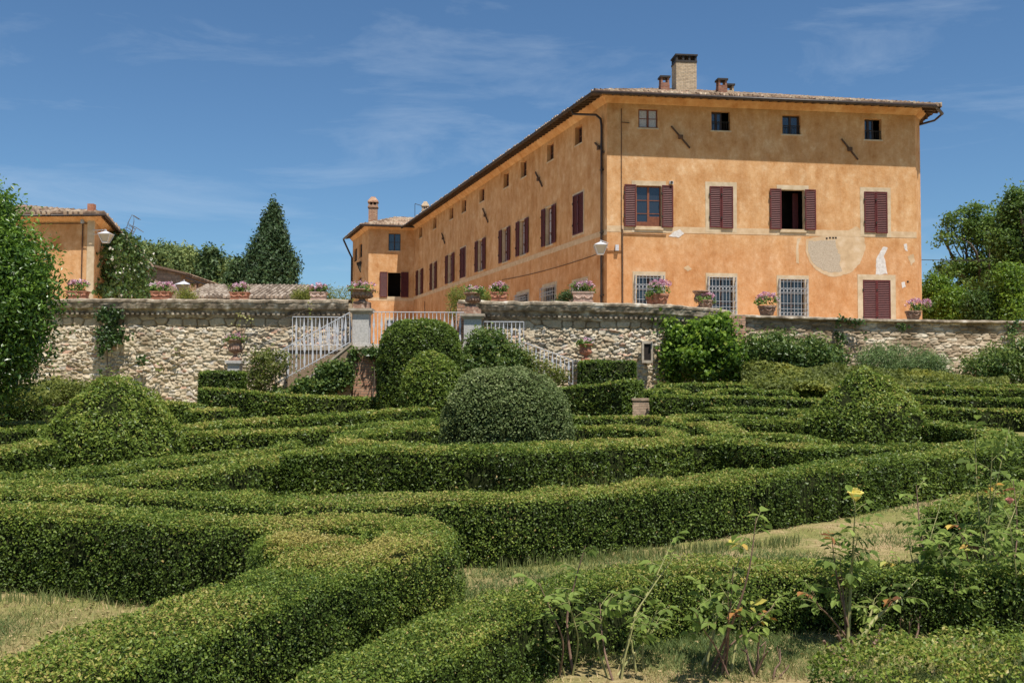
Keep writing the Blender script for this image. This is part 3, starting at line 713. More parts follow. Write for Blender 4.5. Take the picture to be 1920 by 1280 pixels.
    circ = [(cx + r0 * math.cos(t) * 1.0, cy + r0 * math.sin(t)) for t in np.linspace(-0.75, math.pi - 0.15, 26)]
    scar('plaster_scar', SCAR, circ + [(1512, 448), (1550, 441), (1572, 440)], 0.006, seed=1, rough=0.07, label='large pale round plaster scar with a grey half')
    in_ = [(cx - 4 + (r0 - 9) * math.cos(t), cy + (r0 - 7) * math.sin(t)) for t in np.linspace(1.2, math.pi - 0.1, 14)]
    scar('plaster_scar', GREYPL, in_ + [(1516, 452), (1566, 450), (1570, 474), (1576, 478), (1574, 495)], 0.010, seed=2, rough=0.07, label='bare grey render inside the round scar')
    scar('plaster_scar', WHITEPL, [(1642, 514), (1664, 514), (1660, 492), (1657, 480), (1665, 464), (1656, 463), (1644, 483)], 0.006, seed=3, label='white torn patch above the ground floor door')
    scar('plaster_scar', WHITEPL, [(1694, 458), (1700, 456), (1702, 472), (1698, 470)], 0.006, seed=4)
    scar('plaster_scar', SCAR, [(1702, 480), (1712, 476), (1716, 490), (1708, 498)], 0.006, seed=5)
    scar('plaster_scar', WHITEPL, [(1690, 530), (1697, 528), (1698, 538), (1692, 540)], 0.006, seed=6)
    scar('plaster_scar', WHITEPL, [(1254, 443), (1262, 436), (1275, 430), (1282, 438), (1272, 446)], 0.012, seed=7)
    scar('plaster_scar', SCAR, [(1282, 502), (1290, 498), (1297, 504), (1290, 509)], 0.006, seed=8)
    scar('plaster_scar', SCAR, [(1495, 448), (1503, 443), (1497, 460), (1498, 494), (1493, 492), (1492, 470)], 0.006, seed=9)
    # roofs
    pm = [E, C, D, D2, Dk]; zm = [zE, zC, zD, zD, zD]
    roof_surfaces([E, C, D, Dk], [zE, zC, zD, zD], 1.0, 18.3, [7.4, 7.4, 7.4], v, 0.10)
    eaves(pm[:4], zm[:4], 1.0, v, ST)
    pw = [W2, W1, E]; zw = [zW2, zW1, zE]
    roof_surfaces([W2, W1, E + fd * 4], [zW2, zW1, zE], 0.8, 19, 3.6, v, 0.10)
    eaves([W2, W1, E + fd * 0.3], zw, 0.8, v, ST)
    # chimneys
    def chim(u0, u1, v0, v1, Y, mat, style, d=None):
        a = at(u0, v1, Y); b = at(u1, v0, Y); w = b[0] - a[0]
        chimney(v, ((a[0] + b[0]) / 2, Y + (d or w) / 2), w, d or w, a[2] - 0.8, b[2], mat, style, (fd[0], fd[1], 0), (-fd[1], fd[0], 0))
    chim(1266, 1305, 102, 164, 50.5, BRICK, 'big', 0.9)
    chim(1238, 1255, 142, 163, 49.3, POTBRICK, 'pot'); chim(1346, 1363, 147, 166, 49.3, POTBRICK, 'pot')
    chim(1359, 1376, 157, 167, 50.2, BRICK, 'pot')
    chim(690, 707, 368, 412, 84.2, REDBRICK, 'cap'); chim(791, 803, 377, 400, 92.0, BRICK, 'cap')
    ab = MB(); p0 = at(778, 402, 90.0); p1 = at(778, 382, 90.0); ab.tube([p0 - [0, 0, 1.5], p1], 0.025, 5); p2 = at(791, 386, 90.0); ab.tube([p1, p2], 0.02, 5)
    for k in range(5): q = p1 + (p2 - p1) * (k + 0.5) / 5; ab.tube([q - [0, 0.35, 0], q + [0, 0.35, 0]], 0.012, 4)
    ab.build('roof_aerial', IRON, v)
    # downpipes
    db = MB(); s0, zt = Fl.pix(1122.5, 225); ea = offset_poly([E, C, D], 1.05)[0]
    gpt = np.array([*(C * 0.0 + ea[1] * 0.93 + ea[0] * 0.07), zC - 0.2]); sx = Fl.L - 0.42
    db.tube([gpt, gpt + [0.12, 0.1, -0.25], Fl.p(sx - 0.3, zC - 0.75, 0.25), Fl.p(sx - 0.05, zC - 1.0, 0.12), Fl.p(sx, zC - 1.3, 0.09), Fl.p(sx, 8.0, 0.09), Fl.p(sx, TERR_Z, 0.09)], 0.06, 8)
    for z in (6, 9, 12): db.box(Fl.p(sx, z, 0.06), (0.1, 0.08, 0.03), Fl.d, Fl.n)
    db.build('downpipe', GUT, v)
    db = MB(); e3 = offset_poly(pm[:4], 1.05)[0][2]; e4 = offset_poly(pm[:4], 1.05)[0][3]
    db.tube([np.array([*(e4 * 0.98 + e3 * 0.02), zD - 0.18]), at(1757, 222, 48.9), at(1752, 226, 49.0), at(1724, 234, 49.05)], 0.055, 8); db.build('downpipe', GUT, v)
    db = MB(); w2 = offset_poly([W2, W1], 0.85)[0][0]
    db.tube([np.array([*w2, zW2 - 0.2]), Fwl.p(0.1, zW2 - 1.4, 0.3), Fwl.p(0.12, zW2 - 1.8, 0.1), Fwl.p(0.12, TERR_Z, 0.1)], 0.08, 8); db.build('downpipe', GUT, v)
    cb = MB(); s1 = Ff.pix(1165, 400)[0]; zt = Ff.pix(1165, 204)[1]; z2 = Ff.pix(1165, 430)[1]
    cb.tube([Ff.p(s1, zt, 0.03), Ff.p(s1, z2, 0.03)], 0.018, 5); cb.tube([Ff.p(s1 + 0.04, z2, 0.04), Ff.p(s1 + 0.06, TERR_Z, 0.04)], 0.04, 6)
    a, b = Ff.pix(1165, 438), Ff.pix(1249, 438); cb.tube([Ff.p(a[0], a[1], 0.03), Ff.p(b[0], a[1] - 0.03, 0.03)], 0.02, 5)
    a, b = Ff.pix(1165, 230), Ff.pix(1180, 231); cb.tube([Ff.p(a[0], a[1], 0.03), Ff.p(b[0], b[1], 0.03)], 0.02, 5)
    a, b = Ff.pix(1138, 471), Ff.pix(1165, 471); cb.tube([Ff.p(a[0], a[1], 0.03), Ff.p(b[0], b[1], 0.03)], 0.02, 5)
    cb.build('cable_conduit', RUST, v)
    cb = MB(); c0 = Fl.pix(942, 525); c1 = Fl.pix(1118, 478); sg = [c0[0] + (c1[0] - c0[0]) * t for t in np.linspace(0, 1, 9)]
    cb.tube([Fl.p(s_, c0[1] + (c1[1] - c0[1]) * t - 0.12 * 4 * t * (1 - t), 0.03) for s_, t in zip(sg, np.linspace(0, 1, 9))], 0.018, 5)
    cb.build('cable_conduit', RUST, v); cb = MB()
    a = Fl.pix(797, 565); cb.tube([Fl.p(a[0], a[1], 0.03), Fl.p(a[0], TERR_Z, 0.03)], 0.025, 5)
    cb.build('cable_conduit', RUST, v)
    cb = MB(); a = Ff.pix(1156, 465); cb.box(Ff.p(a[0], a[1], 0.08), (0.08, 0.08, 0.14), Ff.d, Ff.n); cb.build('junction_box', WHITEIRON, v)
    cb = MB(); a = Ff.pix(1258, 345); cb.box(Ff.p(a[0], a[1] + 0.05, 0.06), (0.09, 0.05, 0.07), Ff.d, Ff.n, mat=0); cb.box(Ff.p(a[0], a[1] + 0.05, 0.13), (0.05, 0.04, 0.05), Ff.d, Ff.n, mat=1); cb.build('alarm_box', [WHITEIRON, IRON], v)
    for u_, v_ in ((1562, 446), (1556, 446), (1550, 447), (1567, 446), (1702, 528)): 
        vb = MB(); a = Ff.pix(u_, v_); vb.box(Ff.p(a[0], a[1], 0.008), (0.045, 0.008, 0.04), Ff.d, Ff.n); vb.build('vent_hole', ROOM, v)
    return v, Ff, Fl, Fw, Fwl
VILLA, Ff, Fl, Fw, Fwl = build_villa()

# ------------------------------------------------------------------ lanterns
def lantern(name, label, top, h, wall_pt, mats=(WHITEIRON, LAMPGL), grp=None):
    """square tapered lantern hanging under a bracket; top = apex of its cap"""
    t = np.asarray(top, float); wp = np.asarray(wall_pt, float); r = thing(name, label, 'lamp', wp, grp); mb = MB(); w = h * 0.5
    def ring(z, a): return [t + np.array([sx * a, sy * a, z]) for sx, sy in ((-1, -1), (1, -1), (1, 1), (-1, 1))]
    V = ring(-0.02 * h, 0.06 * h) + ring(-0.26 * h, w); mb.add(V, [(0, 1, 5, 4), (1, 2, 6, 5), (2, 3, 7, 6), (3, 0, 4, 7), (3, 2, 1, 0), (4, 5, 6, 7)])
    lo = ring(-0.96 * h, w * 0.42); hi = ring(-0.27 * h, w * 0.94)
    for k in range(4): mb.bar(hi[k], lo[k], 0.03 * h + 0.01, 0.03 * h + 0.01); mb.bar(lo[k], lo[(k + 1) % 4], 0.03, 0.03); mb.bar(hi[k], hi[(k + 1) % 4], 0.03, 0.03)
    mb.box(t + [0, 0, -0.97 * h], (w * 0.42, w * 0.42, 0.02 * h)); mb.tube([t + [0, 0, -0.02], t + [0, 0, 0.1 * h]], 0.025, 6)
    mb.build('lamp_frame', mats[0], r)
    gb = MB(); lo = ring(-0.95 * h, w * 0.38); hi = ring(-0.28 * h, w * 0.88); gb.add(lo + hi, [(0, 1, 5, 4), (1, 2, 6, 5), (2, 3, 7, 6), (3, 0, 4, 7)]); gb.build('lamp_glass', mats[1], r)
    bb = MB(); e = t + [0, 0, 0.1 * h]; bb.tube([wp, e], 0.02, 6)
    m_ = (wp + e) / 2; dn = wp + [0, 0, -0.35 * h]
    n_ = 12; bb.tube([dn + (e - dn) * q + np.array([0, 0, -0.12 * h * math.sin(math.pi * q)]) for q in np.linspace(0, 1, n_)], 0.016, 5)
    bb.tube([m_ + np.array([0, 0, -0.12 * h]) + (e - wp) * 0.2 * math.cos(q) + np.array([0, 0, 0.1 * h * math.sin(q)]) for q in np.linspace(0, 6.28, 11)], 0.012, 4)
    bb.build('bracket', mats[0], r); return r
s_, z_ = Ff.pix(1140, 462)
lantern('wall_lantern', 'white lantern on a scrolled bracket at the villa corner', at(1126, 453, 46.0), 0.62, Ff.p(0.05, at(1140, 456, 46.7)[2], 0.02), grp='wall lanterns')
lantern('wall_lantern', 'small dark lantern on the far wing of the villa', at(681.5, 488, 86.0), 1.1, Fwl.p(6.5, at(690, 488, 84)[2], 0.0), (IRON, GLASS), 'wall lanterns')
# ------------------------------------------------------------------ terrace ground and retaining walls
def path_from(pts, step):
    """pts: (u, v_top, Y) -> resampled xyz along the top, with outward (camera side) normals"""
    P = np.array([at(*p) for p in pts]); return resample(P, step, False)
def catmull(P, closed=False, n=12):
    P = np.asarray(P, float); m_ = len(P); out = []
    if m_ < 3: return P
    for i in range(m_ if closed else m_ - 1):
        p0 = P[(i - 1) % m_] if closed or i > 0 else 2 * P[0] - P[1]; p1 = P[i]; p2 = P[(i + 1) % m_]
        p3 = P[(i + 2) % m_] if closed or i + 2 < m_ else 2 * P[-1] - P[-2]
        t = np.linspace(0, 1, n, endpoint=False)[:, None]
        out.append(0.5 * (2 * p1 + (p2 - p0) * t + (2 * p0 - 5 * p1 + 4 * p2 - p3) * t ** 2 + (3 * p1 - p0 - 3 * p2 + p3) * t ** 3))
    out.append(P[:1] if closed else P[-1:]); return np.concatenate(out)
def resample(P, step, smooth=True, closed=False):
    Q = catmull(P, closed) if smooth else np.asarray(P, float)
    d = np.r_[0, np.cumsum(np.linalg.norm(np.diff(Q[:, :2], axis=0), axis=1))]; n = max(2, int(d[-1] / step) + 1)
    s = np.linspace(0, d[-1], n); return np.stack([np.interp(s, d, Q[:, k]) for k in range(Q.shape[1])], 1), s
def path_normals(P):
    t = np.gradient(P[:, :2], axis=0); t = nrm(t); return np.stack([t[:, 1], -t[:, 0]], 1)

def voro(a, z, cw, ch, jx=0.8, jz=0.7, seed=0):
    """nearest two stones of a rubble pattern; returns edge distance, id random, local offset"""
    j0 = np.floor(z / ch).astype(int); best = np.full(len(a), 9.0); sec = np.full(len(a), 9.0); rid = np.zeros(len(a)); gx = np.zeros(len(a)); gz = np.zeros(len(a)); r3 = np.zeros(len(a))
    for dj in (-1, 0, 1):
        j = j0 + dj; off = 0.5 * (j & 1) + 0.37 * j
        i0 = np.floor(a / cw - off).astype(int)
        for di in (-1, 0, 1):
            i = i0 + di
            h1 = _PERM[i & 31, (j * 3 + seed) & 31, (i // 32 + 5 * j) & 31]; h2 = _PERM[(i * 5 + 7) & 31, (j + seed) & 31, (i // 32 * 3 + j * 7 + 2) & 31]; h3 = _PERM[(i * 11 + 3) & 31, (j * 13 + seed) & 31, (j * 5 + i) & 31]
            cx = (i + 0.5 + (h1 - 0.5) * jx + off) * cw; cz = (j + 0.5 + (h2 - 0.5) * jz) * ch
            dx = (a - cx) / cw; dz = (z - cz) / ch
            d = np.sqrt(dx * dx + dz * dz * 1.1) / (0.75 + 0.5 * h3)
            cl = d < best; sec = np.where(cl, best, np.minimum(sec, d)); best = np.where(cl, d, best)
            rid = np.where(cl, h3 * 0.5 + h1 * 0.5, rid); gx = np.where(cl, dx, gx); gz = np.where(cl, dz, gz); r3 = np.where(cl, h2, r3)
    return sec - best, rid, gx, gz, r3

def wall_face(P, S, zbot, style, step=0.032, seed=0, band=0.95, zt_off=0.0):
    """displaced masonry face below the top line P"""
    N = path_normals(P); ns = len(P); H = (P[:, 2] + zt_off) - zbot; nz = int(H.max() / step) + 1; q = np.linspace(0, 1, nz)
    A = np.repeat(S[:, None], nz, 1).ravel(); Z = (zbot + H[:, None] * q[None]).ravel(); T = np.repeat((P[:, 2])[:, None], nz, 1).ravel()
    w3 = np.c_[A, Z, np.full(len(A), seed * 1.7)]
    wa = A + (fbm(w3 * 3.1) - 0.5) * 0.10; wz = Z + (fbm(w3 * 3.1 + 9) - 0.5) * 0.07
    if style == 'rubble':
        wa = wa + (fbm(w3 * 6.5 + 2) - 0.5) * 0.10; wz = wz + (fbm(w3 * np.array([2.2, 5.0, 1]) + 6) - 0.5) * 0.10
        e1, r1, gx1, gz1, h1 = voro(wa, wz, 0.22, 0.118, 1.0, 0.95, seed=seed); e2, r2, gx2, gz2, h2 = voro(wa, wz, 0.52, 0.30, 0.5, 0.35, seed=seed + 3)
        m_ = np.clip((Z - (T - band) + (fbm(w3 * 1.1) - 0.5) * 0.3) / 0.02, 0, 1)
        e = np.where(m_ > 0.5, e2, e1); r = np.where(m_ > 0.5, r2 * 0.6 + 0.1, r1); gx = np.where(m_ > 0.5, gx2, gx1); gz = np.where(m_ > 0.5, gz2, gz1); hh = np.where(m_ > 0.5, h2, h1)
        s = np.clip(e / 0.16, 0, 1); s = s * s * (3 - 2 * s)
        amp = np.where(m_ > 0.5, 0.045, 0.050); deep = np.clip((fbm(w3 * 2.6 + 17) - 0.44) * 6, 0, 1)
        D = s * amp * (0.35 + 1.1 * hh) + s * (gx * (r - 0.5) * 0.09 + gz * (hh - 0.45) * 0.13) * np.where(m_ > 0.5, 0.4, 1) + (fbm(w3 * 8) - 0.5) * 0.05 + (fbm(w3 * 21) - 0.5) * 0.03 - (1 - s) * deep * 0.06
        mort = (1 - np.clip(e / 0.11, 0, 1)) * (0.6 + 0.4 * deep)
        dirt_shade = np.clip(m_ * (0.20 + 1.0 * (fbm(w3 * 1.4 + 4) - 0.35)), 0, 1) + np.clip((fbm(w3 * 0.9 + 11) - 0.60) * 4, 0, 0.7) + (1 - s) * m_ * 0.9  # top band: stain plus painted shade below the cornice; random grime and dark joints
    else:
        e, r, gx, gz, hh = voro(wa, wz, 0.42, 0.105, 0.7, 0.35, seed=seed)
        s = np.clip(e / 0.28, 0, 1); s = s * s * (3 - 2 * s)
        D = s * 0.045 * (0.5 + 0.9 * hh) + s * gz * (hh - 0.4) * 0.06 + (fbm(w3 * 9) - 0.5) * 0.022; mort = 1 - np.clip(e / 0.12, 0, 1)
        m_ = np.clip((Z - (T - band) + (fbm(w3 * 1.1) - 0.5) * 0.5) / 0.25, 0, 1)
        dirt_shade = np.clip(m_ * 0.75 + (fbm(w3 * 0.9 + 11) - 0.55) * 3, 0, 0.9)  # upper band coloured for stain and partly the coping's shadow; random patches elsewhere
    XY = np.repeat(P[:, None, :2], nz, 1).reshape(-1, 2) + np.repeat(N[:, None], nz, 1).reshape(-1, 2) * D[:, None]
    V = np.c_[XY, Z]; I = (np.arange(ns - 1)[:, None] * nz + np.arange(nz - 1)[None]).ravel(); F = np.stack([I, I + nz, I + nz + 1, I + 1], 1)
    return (V, F, 0, {'tone': np.clip(0.5 + (r - 0.5) * 1.35 + (fbm(w3 * 2.2 + 5) - 0.5) * 0.4, 0, 1), 'mort': mort * 0.75, 'dirt_shade': np.clip(dirt_shade, 0, 1)}, True)
def sweep(P, prof, mat=0, jit=0.0):
    """profile points (outward, dz) swept along the top line"""
    N = path_normals(P); n = len(P); k = len(prof); V = []
    for o, dz in prof: V.append(np.c_[P[:, :2] + N * o, P[:, 2] + dz])
    V = np.stack(V, 1).reshape(-1, 3)
    if jit: V = V + np.c_[np.zeros((len(V), 2)), (fbm(V * 2.5) - 0.5) * jit] + nrm(np.c_[np.repeat(N, k, 0), np.zeros(len(V))]) * ((fbm(V * 5 + 3) - 0.5) * jit)[:, None]
    I = (np.arange(n - 1)[:, None] * k + np.arange(k - 1)[None]).ravel(); F = np.stack([I, I + k, I + k + 1, I + 1], 1)
    return (V, F, mat, None, False)
def stone_wall(name, label, pts, zbot, style, seed, cornice, thick=0.55, step=0.032, smooth=False, band=0.95, cap=0.10):
    P0 = np.array([at(*p) for p in pts]); P, S = resample(P0, step, smooth); mid = P[len(P) // 2]
    r = thing(name, label, 'wall', (mid[0], mid[1], zbot))
    ch = [wall_face(P, S, zbot, style, step, seed, band, -0.02)]
    N = path_normals(P); n = len(P)
    B = np.c_[P[:, :2] - N * thick, P[:, 2] - 0.02]; B0 = B.copy(); B0[:, 2] = zbot; V = np.concatenate([B, B0]); I = np.arange(n - 1)
    ch.append((V, np.stack([I + n, I, I + 1, I + n + 1], 1)[:, ::-1], 0, {'tone': np.full(2 * n, .4), 'mort': np.zeros(2 * n), 'dirt_shade': np.full(2 * n, .3)}))
    for k in (0, n - 1):  # ends
        f = np.c_[P[k, :2] + N[k] * 0.05, P[k, 2] - 0.02]if False else np.array([*(P[k, :2] + N[k] * 0.04), P[k, 2] - 0.02]); q = np.array([f, B[k], B0[k], [f[0], f[1], zbot]])
        ch.append((q, np.array([[0, 1, 2, 3]]), 0, {'tone': np.full(4, .5), 'mort': np.zeros(4), 'dirt_shade': np.full(4, .2)}))
    mesh_np('masonry', ch, [STONE if style == 'rubble' else STONE2], r)
    Pc, _ = resample(P0, 0.08, smooth)
    if cornice == 'moulded':
        prof = [(0.0, -0.62), (0.07, -0.60), (0.09, -0.54), (0.10, -0.46), (0.13, -0.42), (0.16, -0.34), (0.22, -0.29), (0.28, -0.27), (0.30, -0.20), (0.33, -0.12), (0.33, -0.06), (0.36, -0.05), (0.36, 0.03), (0.30, cap - 0.02), (-thick * 0.5, cap + 0.015), (-thick - 0.05, cap - 0.02), (-thick - 0.05, -0.1)]
        o = mesh_np('cornice', [sweep(Pc, prof, 0, 0.10)], [COPE], r)
        db = MB(); Pd, _ = resample(P0, 0.19, smooth); Nd = path_normals(Pd)
        for p, n_ in zip(Pd, Nd):
            t = np.array([-n_[1], n_[0], 0]); db.box(np.array([*(p[:2] + n_ * 0.14), p[2] - 0.46]), (0.048, 0.07, 0.045), t, (n_[0], n_[1], 0))
        db.build('dentil_course', COPE, o)
    else:
        prof = [(0.02, -0.10), (0.20, -0.10), (0.23, -0.07), (0.22, -0.01), (0.10, cap - 0.03), (-thick * 0.5, cap), (-thick - 0.08, cap - 0.04), (-thick - 0.08, -0.1)]
        mesh_np('coping', [sweep(Pc, prof, 0, 0.05)], [COPE], r)
    return r, P
# left wall, bastion and right wall. The path runs left to right so that the outside faces the garden
YL = 38.0
WL, PL = stone_wall('terrace_wall', 'tall rubble terrace wall with a moulded cornice left of the garden stairs', [(-150, 563, YL), (93, 565, YL), (400, 566, YL), (656, 567, YL)], 0.2, 'rubble', 1, 'moulded')
WB, PB = stone_wall('terrace_wall', 'curved rubble bastion wall with flaking cornice right of the garden stairs', [(862, 568, 37.9), (1000, 570, 37.6), (1120, 572, 37.5), (1235, 575.5, 37.9), (1310, 581, 38.7), (1345, 585, 39.4), (1364, 591, 40.0)], 0.5, 'rubble', 5, 'moulded', smooth=True)
WR, PR = stone_wall('terrace_wall', 'lower wall of thin coursed stones under the shuttered villa door and right hand trees', [(1360, 590, 39.6), (1640, 599, 40.9), (1920, 603, 42.2), (2250, 608, 43.6)], 0.8, 'coursed', 9, 'plain', band=0.75, cap=0.05)
def niche():
    p = at(1213, 660, 37.45); mb = MB(); mb.box(p, (0.13, 0.10, 0.32), mat=1); mb.box(p + np.array([0, -0.05, -0.36]), (0.2, 0.1, 0.05)); mb.box(p + np.array([0, -0.05, 0.36]), (0.2, 0.1, 0.05))
    for s in (-1, 1): mb.box(p + np.array([s * 0.17, -0.05, 0]), (0.04, 0.1, 0.31))
    mb.build('wall_niche', [STEPST, ROOM], WB)
niche()
def terrace():
    mb = MB()
    pl = [(p[0], p[1] + 0.45) for p in PL[::60]] + [tuple(PL[-1][:2] + [0, 0.45])]
    pb = [(p[0], p[1] + 0.5) for p in PB[::40]]; pr = [(p[0], p[1] + 0.5) for p in PR[::80]] + [tuple(PR[-1][:2] + [0, 0.45])]
    poly = [(-160, 38.45)] + pl + [(PL[-1][0] + .1, 38.2), (PB[0][0] - .1, 38.2)] + pb + pr[1:] + [(160, 52), (160, 260), (-160, 260)]
    tplus(mb, poly, -3, TERR_Z)
    o = mb.build('terrace_ground', GRAVEL, None, (0, 0, 0)); tag(o, 'gravel terrace raised behind the garden wall', 'ground', kind='structure')
terrace()
# brick pier where bastion meets the right wall
def brick_pier(name, label, u0, u1, vt, vb, Y, dep, mat=REDBRICK, zb=None):
    a = at(u0, vt, Y); b = at(u1, vt, Y); z0 = at(u0, vb, Y)[2] if zb is None else zb
    r = MB(); c = (a + b) / 2; w = b[0] - a[0]
    r.box((c[0], c[1] + dep / 2, (a[2] + z0) / 2), (w / 2, dep / 2, (a[2] - z0) / 2))
    o = r.build(name, mat, None, (c[0], c[1], z0)); tag(o, label, 'pier'); return o
def wall_spot(u, back=0.28):
    """point on top of whichever wall stands at image column u"""
    for P_, cap in ((PL, 0.11), (PB, 0.11), (PR, 0.06)):
        k_ = P_[:, 0] / P_[:, 1]; t_ = ray(u, 580)[0]
        if k_.min() <= t_ <= k_.max():
            i_ = int(np.argmin(np.abs(k_ - t_))); n_ = path_normals(P_)[i_]; return np.array([P_[i_, 0] - n_[0] * back, P_[i_, 1] - n_[1] * back, P_[i_, 2] + cap])
brick_pier('brick_pier', 'narrow brick pier joining the curved wall to the coursed wall', 1368, 1398, 592, 720, 39.3, 0.5)
brick_pier('brick_pier', 'toothed brick wall end beside the right stair pillar', 857, 888, 566, 652, 37.55, 0.4)
brick_pier('brick_pier', 'brick pier carrying the stair landing below the left grey pillar', 662, 706, 655, 780, 36.4, 0.7)
# low brick kerb between the hedges
def low_wall():
    a = at(1186, 750, 30.0); b = at(1222, 750, 30.0); mb = MB(); z0 = g(a[0], a[1]) - 0.2
    mb.box(((a[0] + b[0]) / 2, 30.2, (a[2] + z0) / 2), ((b[0] - a[0]) / 2, 0.2, (a[2] - z0) / 2)); mb.box(((a[0] + b[0]) / 2, 30.2, a[2] + 0.03), ((b[0] - a[0]) / 2 + .03, 0.23, 0.03))
    o = mb.build('low_brick_wall', SANDBRICK, None, (a[0], 30.2, z0)); tag(o, 'short low brick wall between hedge ends at the right of the parterre', 'wall')
low_wall()

# ------------------------------------------------------------------ stairs, pillars and railings
LZ = at(690, 650, 36.8)[2]         # landing level
def stairs():
    xa = at(660, 650, 36.4)[0]; xb = at(905, 650, 36.4)[0]
    o = thing('garden_staircase', 'double garden staircase of worn stone descending both ways from a central landing', 'stairs', ((xa + xb) / 2, 37.2, 0.5))
    zg = 0.45
    lb = MB(); xl = at(545, 650, 37.6)[0]; xr = at(984, 650, 37.6)[0]
    lb.box(((xl + xr) / 2, 37.6, (LZ - 0.12 + zg) / 2), ((xr - xl) / 2, 0.42, (LZ - 0.12 - zg) / 2), mat=1)
    lb.box(((xa + xb) / 2, 36.9, (LZ - 0.12 + zg) / 2), ((xb - xa) / 2 - 0.25, 0.42, (LZ - 0.12 - zg) / 2), mat=1)
    lb.box(((xl + xr) / 2, 37.58, LZ - 0.06), ((xr - xl) / 2 + .05, 0.46, 0.06), mat=0)
    lb.box(((xa + xb) / 2, 36.74, LZ - 0.06), ((xb - xa) / 2 + 0.05, 0.38, 0.06), mat=0)
    lb.build('landing', [STEPST, STONE2], o)
    for side in (-1, 1):
        x0 = xa if side < 0 else xb; z0 = LZ; zt = 0.62
        n = 15; run = (x0 - at(503, 740, 36.3)[0]) if side < 0 else (at(1085, 725, 36.3)[0] - x0)
        tr = run / n; ri = (z0 - zt) / n
        sb = MB()
        for k in range(n):
            x_ = x0 + side * tr * (k + 0.5); z_ = z0 - ri * (k + 1)
            sb.box((x_, 36.85, (z_ + zg) / 2 - 0.02), (tr / 2, 0.40, (z_ - zg) / 2 - 0.02), mat=1); sb.box((x_ + side * 0.015, 36.83, z_ - 0.02), (tr / 2 + 0.02, 0.42, 0.022), mat=0)
        sb.build('flight_of_steps', [STEPST, STONE2], o)
        # sloping stringer with a coping
        x1 = x0 + side * run; st = MB()
        for off, h, w, m_ in ((0.02, 0.0, 0.26, 1), (0.0, 0.10, 0.34, 0)):
            za, zb_ = z0 + 0.05 + h, zt + 0.05 + h; y0, y1 = 36.28 - (w - 0.26) / 2, 36.28 + w - (w - 0.26) / 2
            b0, b1 = ((zg - 0.2, zg - 0.2) if m_ else (za - 0.10, zb_ - 0.10))
            V = [(x0, y0, b0), (x0, y1, b0), (x0, y1, za), (x0, y0, za), (x1, y0, b1), (x1, y1, b1), (x1, y1, zb_), (x1, y0, zb_)]
            st.add(V, [(0, 3, 2, 1), (4, 5, 6, 7), (0, 4, 7, 3), (1, 2, 6, 5), (3, 7, 6, 2), (0, 1, 5, 4)], m_)
        st.build('stringer', [STEPST, STONE2], o)
    return o
stairs()
def pillar(label, u0, u1, vt, vb, Y):
    a = at(u0, vt, Y); b = at(u1, vb, Y); w = (b[0] - a[0]) / 2; c = np.array([(a[0] + b[0]) / 2, Y + w, b[2]]); r = thing('stone_pillar', label, 'pillar', c, 'stair head pillars')
    mb = MB(); H = a[2] - b[2]; mb.box((c[0], c[1], b[2] + H / 2 - 0.1), (w, w, H / 2 - 0.1)); mb.box((c[0], c[1], b[2] + 0.08), (w + 0.03, w + 0.03, 0.08)); mb.build('shaft', GREYST, r)
    cb = MB(); 
    for e, z0, z1 in ((0.03, 0.20, 0.15), (0.08, 0.15, 0.09), (0.13, 0.09, 0.0)): cb.box((c[0], c[1], a[2] - (z0 + z1) / 2), (w + e, w + e, (z0 - z1) / 2))
    cb.build('cap', STEPST, r); return np.array([c[0], c[1], a[2]])
TPL = pillar('grey stucco pillar at the left head of the stairs under an urn', 661, 691, 578, 652, 36.6)
TPR = pillar('grey stucco pillar at the right head of the stairs under an urn', 870, 902, 588, 652, 36.6)
def railing(label, A, B, h0, h1=None, gap=0.145, posts=True):
    """white iron railing from foot point A to B; flat leaf shaped balusters alternate with thin rods"""
    A = np.asarray(A, float); B = np.asarray(B, float); d = B - A; L = np.linalg.norm(d[:2]); n = int(L / gap); r = thing('iron_railing', label, 'railing', (A + B) / 2, 'white iron railings of the stairs')
    hd = np.array([d[0], d[1], 0]) / L; nn = np.array([-hd[1], hd[0], 0]); h = h0
    for nm, z in (('top_rail', h), ('bottom_rail', 0.08)):
        mb = MB(); mb.bar(A + [0, 0, z], B + [0, 0, z], 0.05, 0.03); mb.build(nm, WHITEIRON, r)
    for k in range(n + 1):
        p = A + d * k / n; mb = MB(); z0, z1 = 0.0, h
        if k % 2:
            w = [0.012, 0.012, 0.040, 0.030, 0.018, 0.045, 0.026, 0.012, 0.012]; q = [0, 0.10, 0.22, 0.36, 0.50, 0.62, 0.78, 0.9, 1]
            V = []
            for e in (-1, 1):
                for s_ in (-1, 1):
                    for wi, qi in zip(w, q): V.append(p + hd * wi * s_ + nn * 0.012 * e + [0, 0, z0 + (z1 - z0) * qi])
            m_ = len(w); F = []
            for i in range(m_ - 1): F += [(i, i + 1, m_ + i + 1, m_ + i), (2 * m_ + i, 3 * m_ + i, 3 * m_ + i + 1, 2 * m_ + i + 1), (i, 2 * m_ + i, 2 * m_ + i + 1, i + 1), (m_ + i, m_ + i + 1, 3 * m_ + i + 1, 3 * m_ + i)]
            mb.add(V, F)
        else: mb.bar(p + [0, 0, z0], p + [0, 0, z1], 0.022, 0.022, up=nn)
        mb.build('baluster', WHITEIRON, r)
    return r
hx = lambda u, Y: at(u, 640, Y)[0]
railing('white iron railing across the landing between the two grey pillars', (TPL[0] + 0.32, 36.75, LZ), (TPR[0] - 0.32, 36.75, LZ), at(780, 585, 36.75)[2] - LZ)
railing('level white iron railing left of the left pillar before the rubble wall', (hx(548, 37.25), 37.25, LZ), (hx(657, 37.25), 37.25, LZ), at(600, 594, 37.25)[2] - LZ)
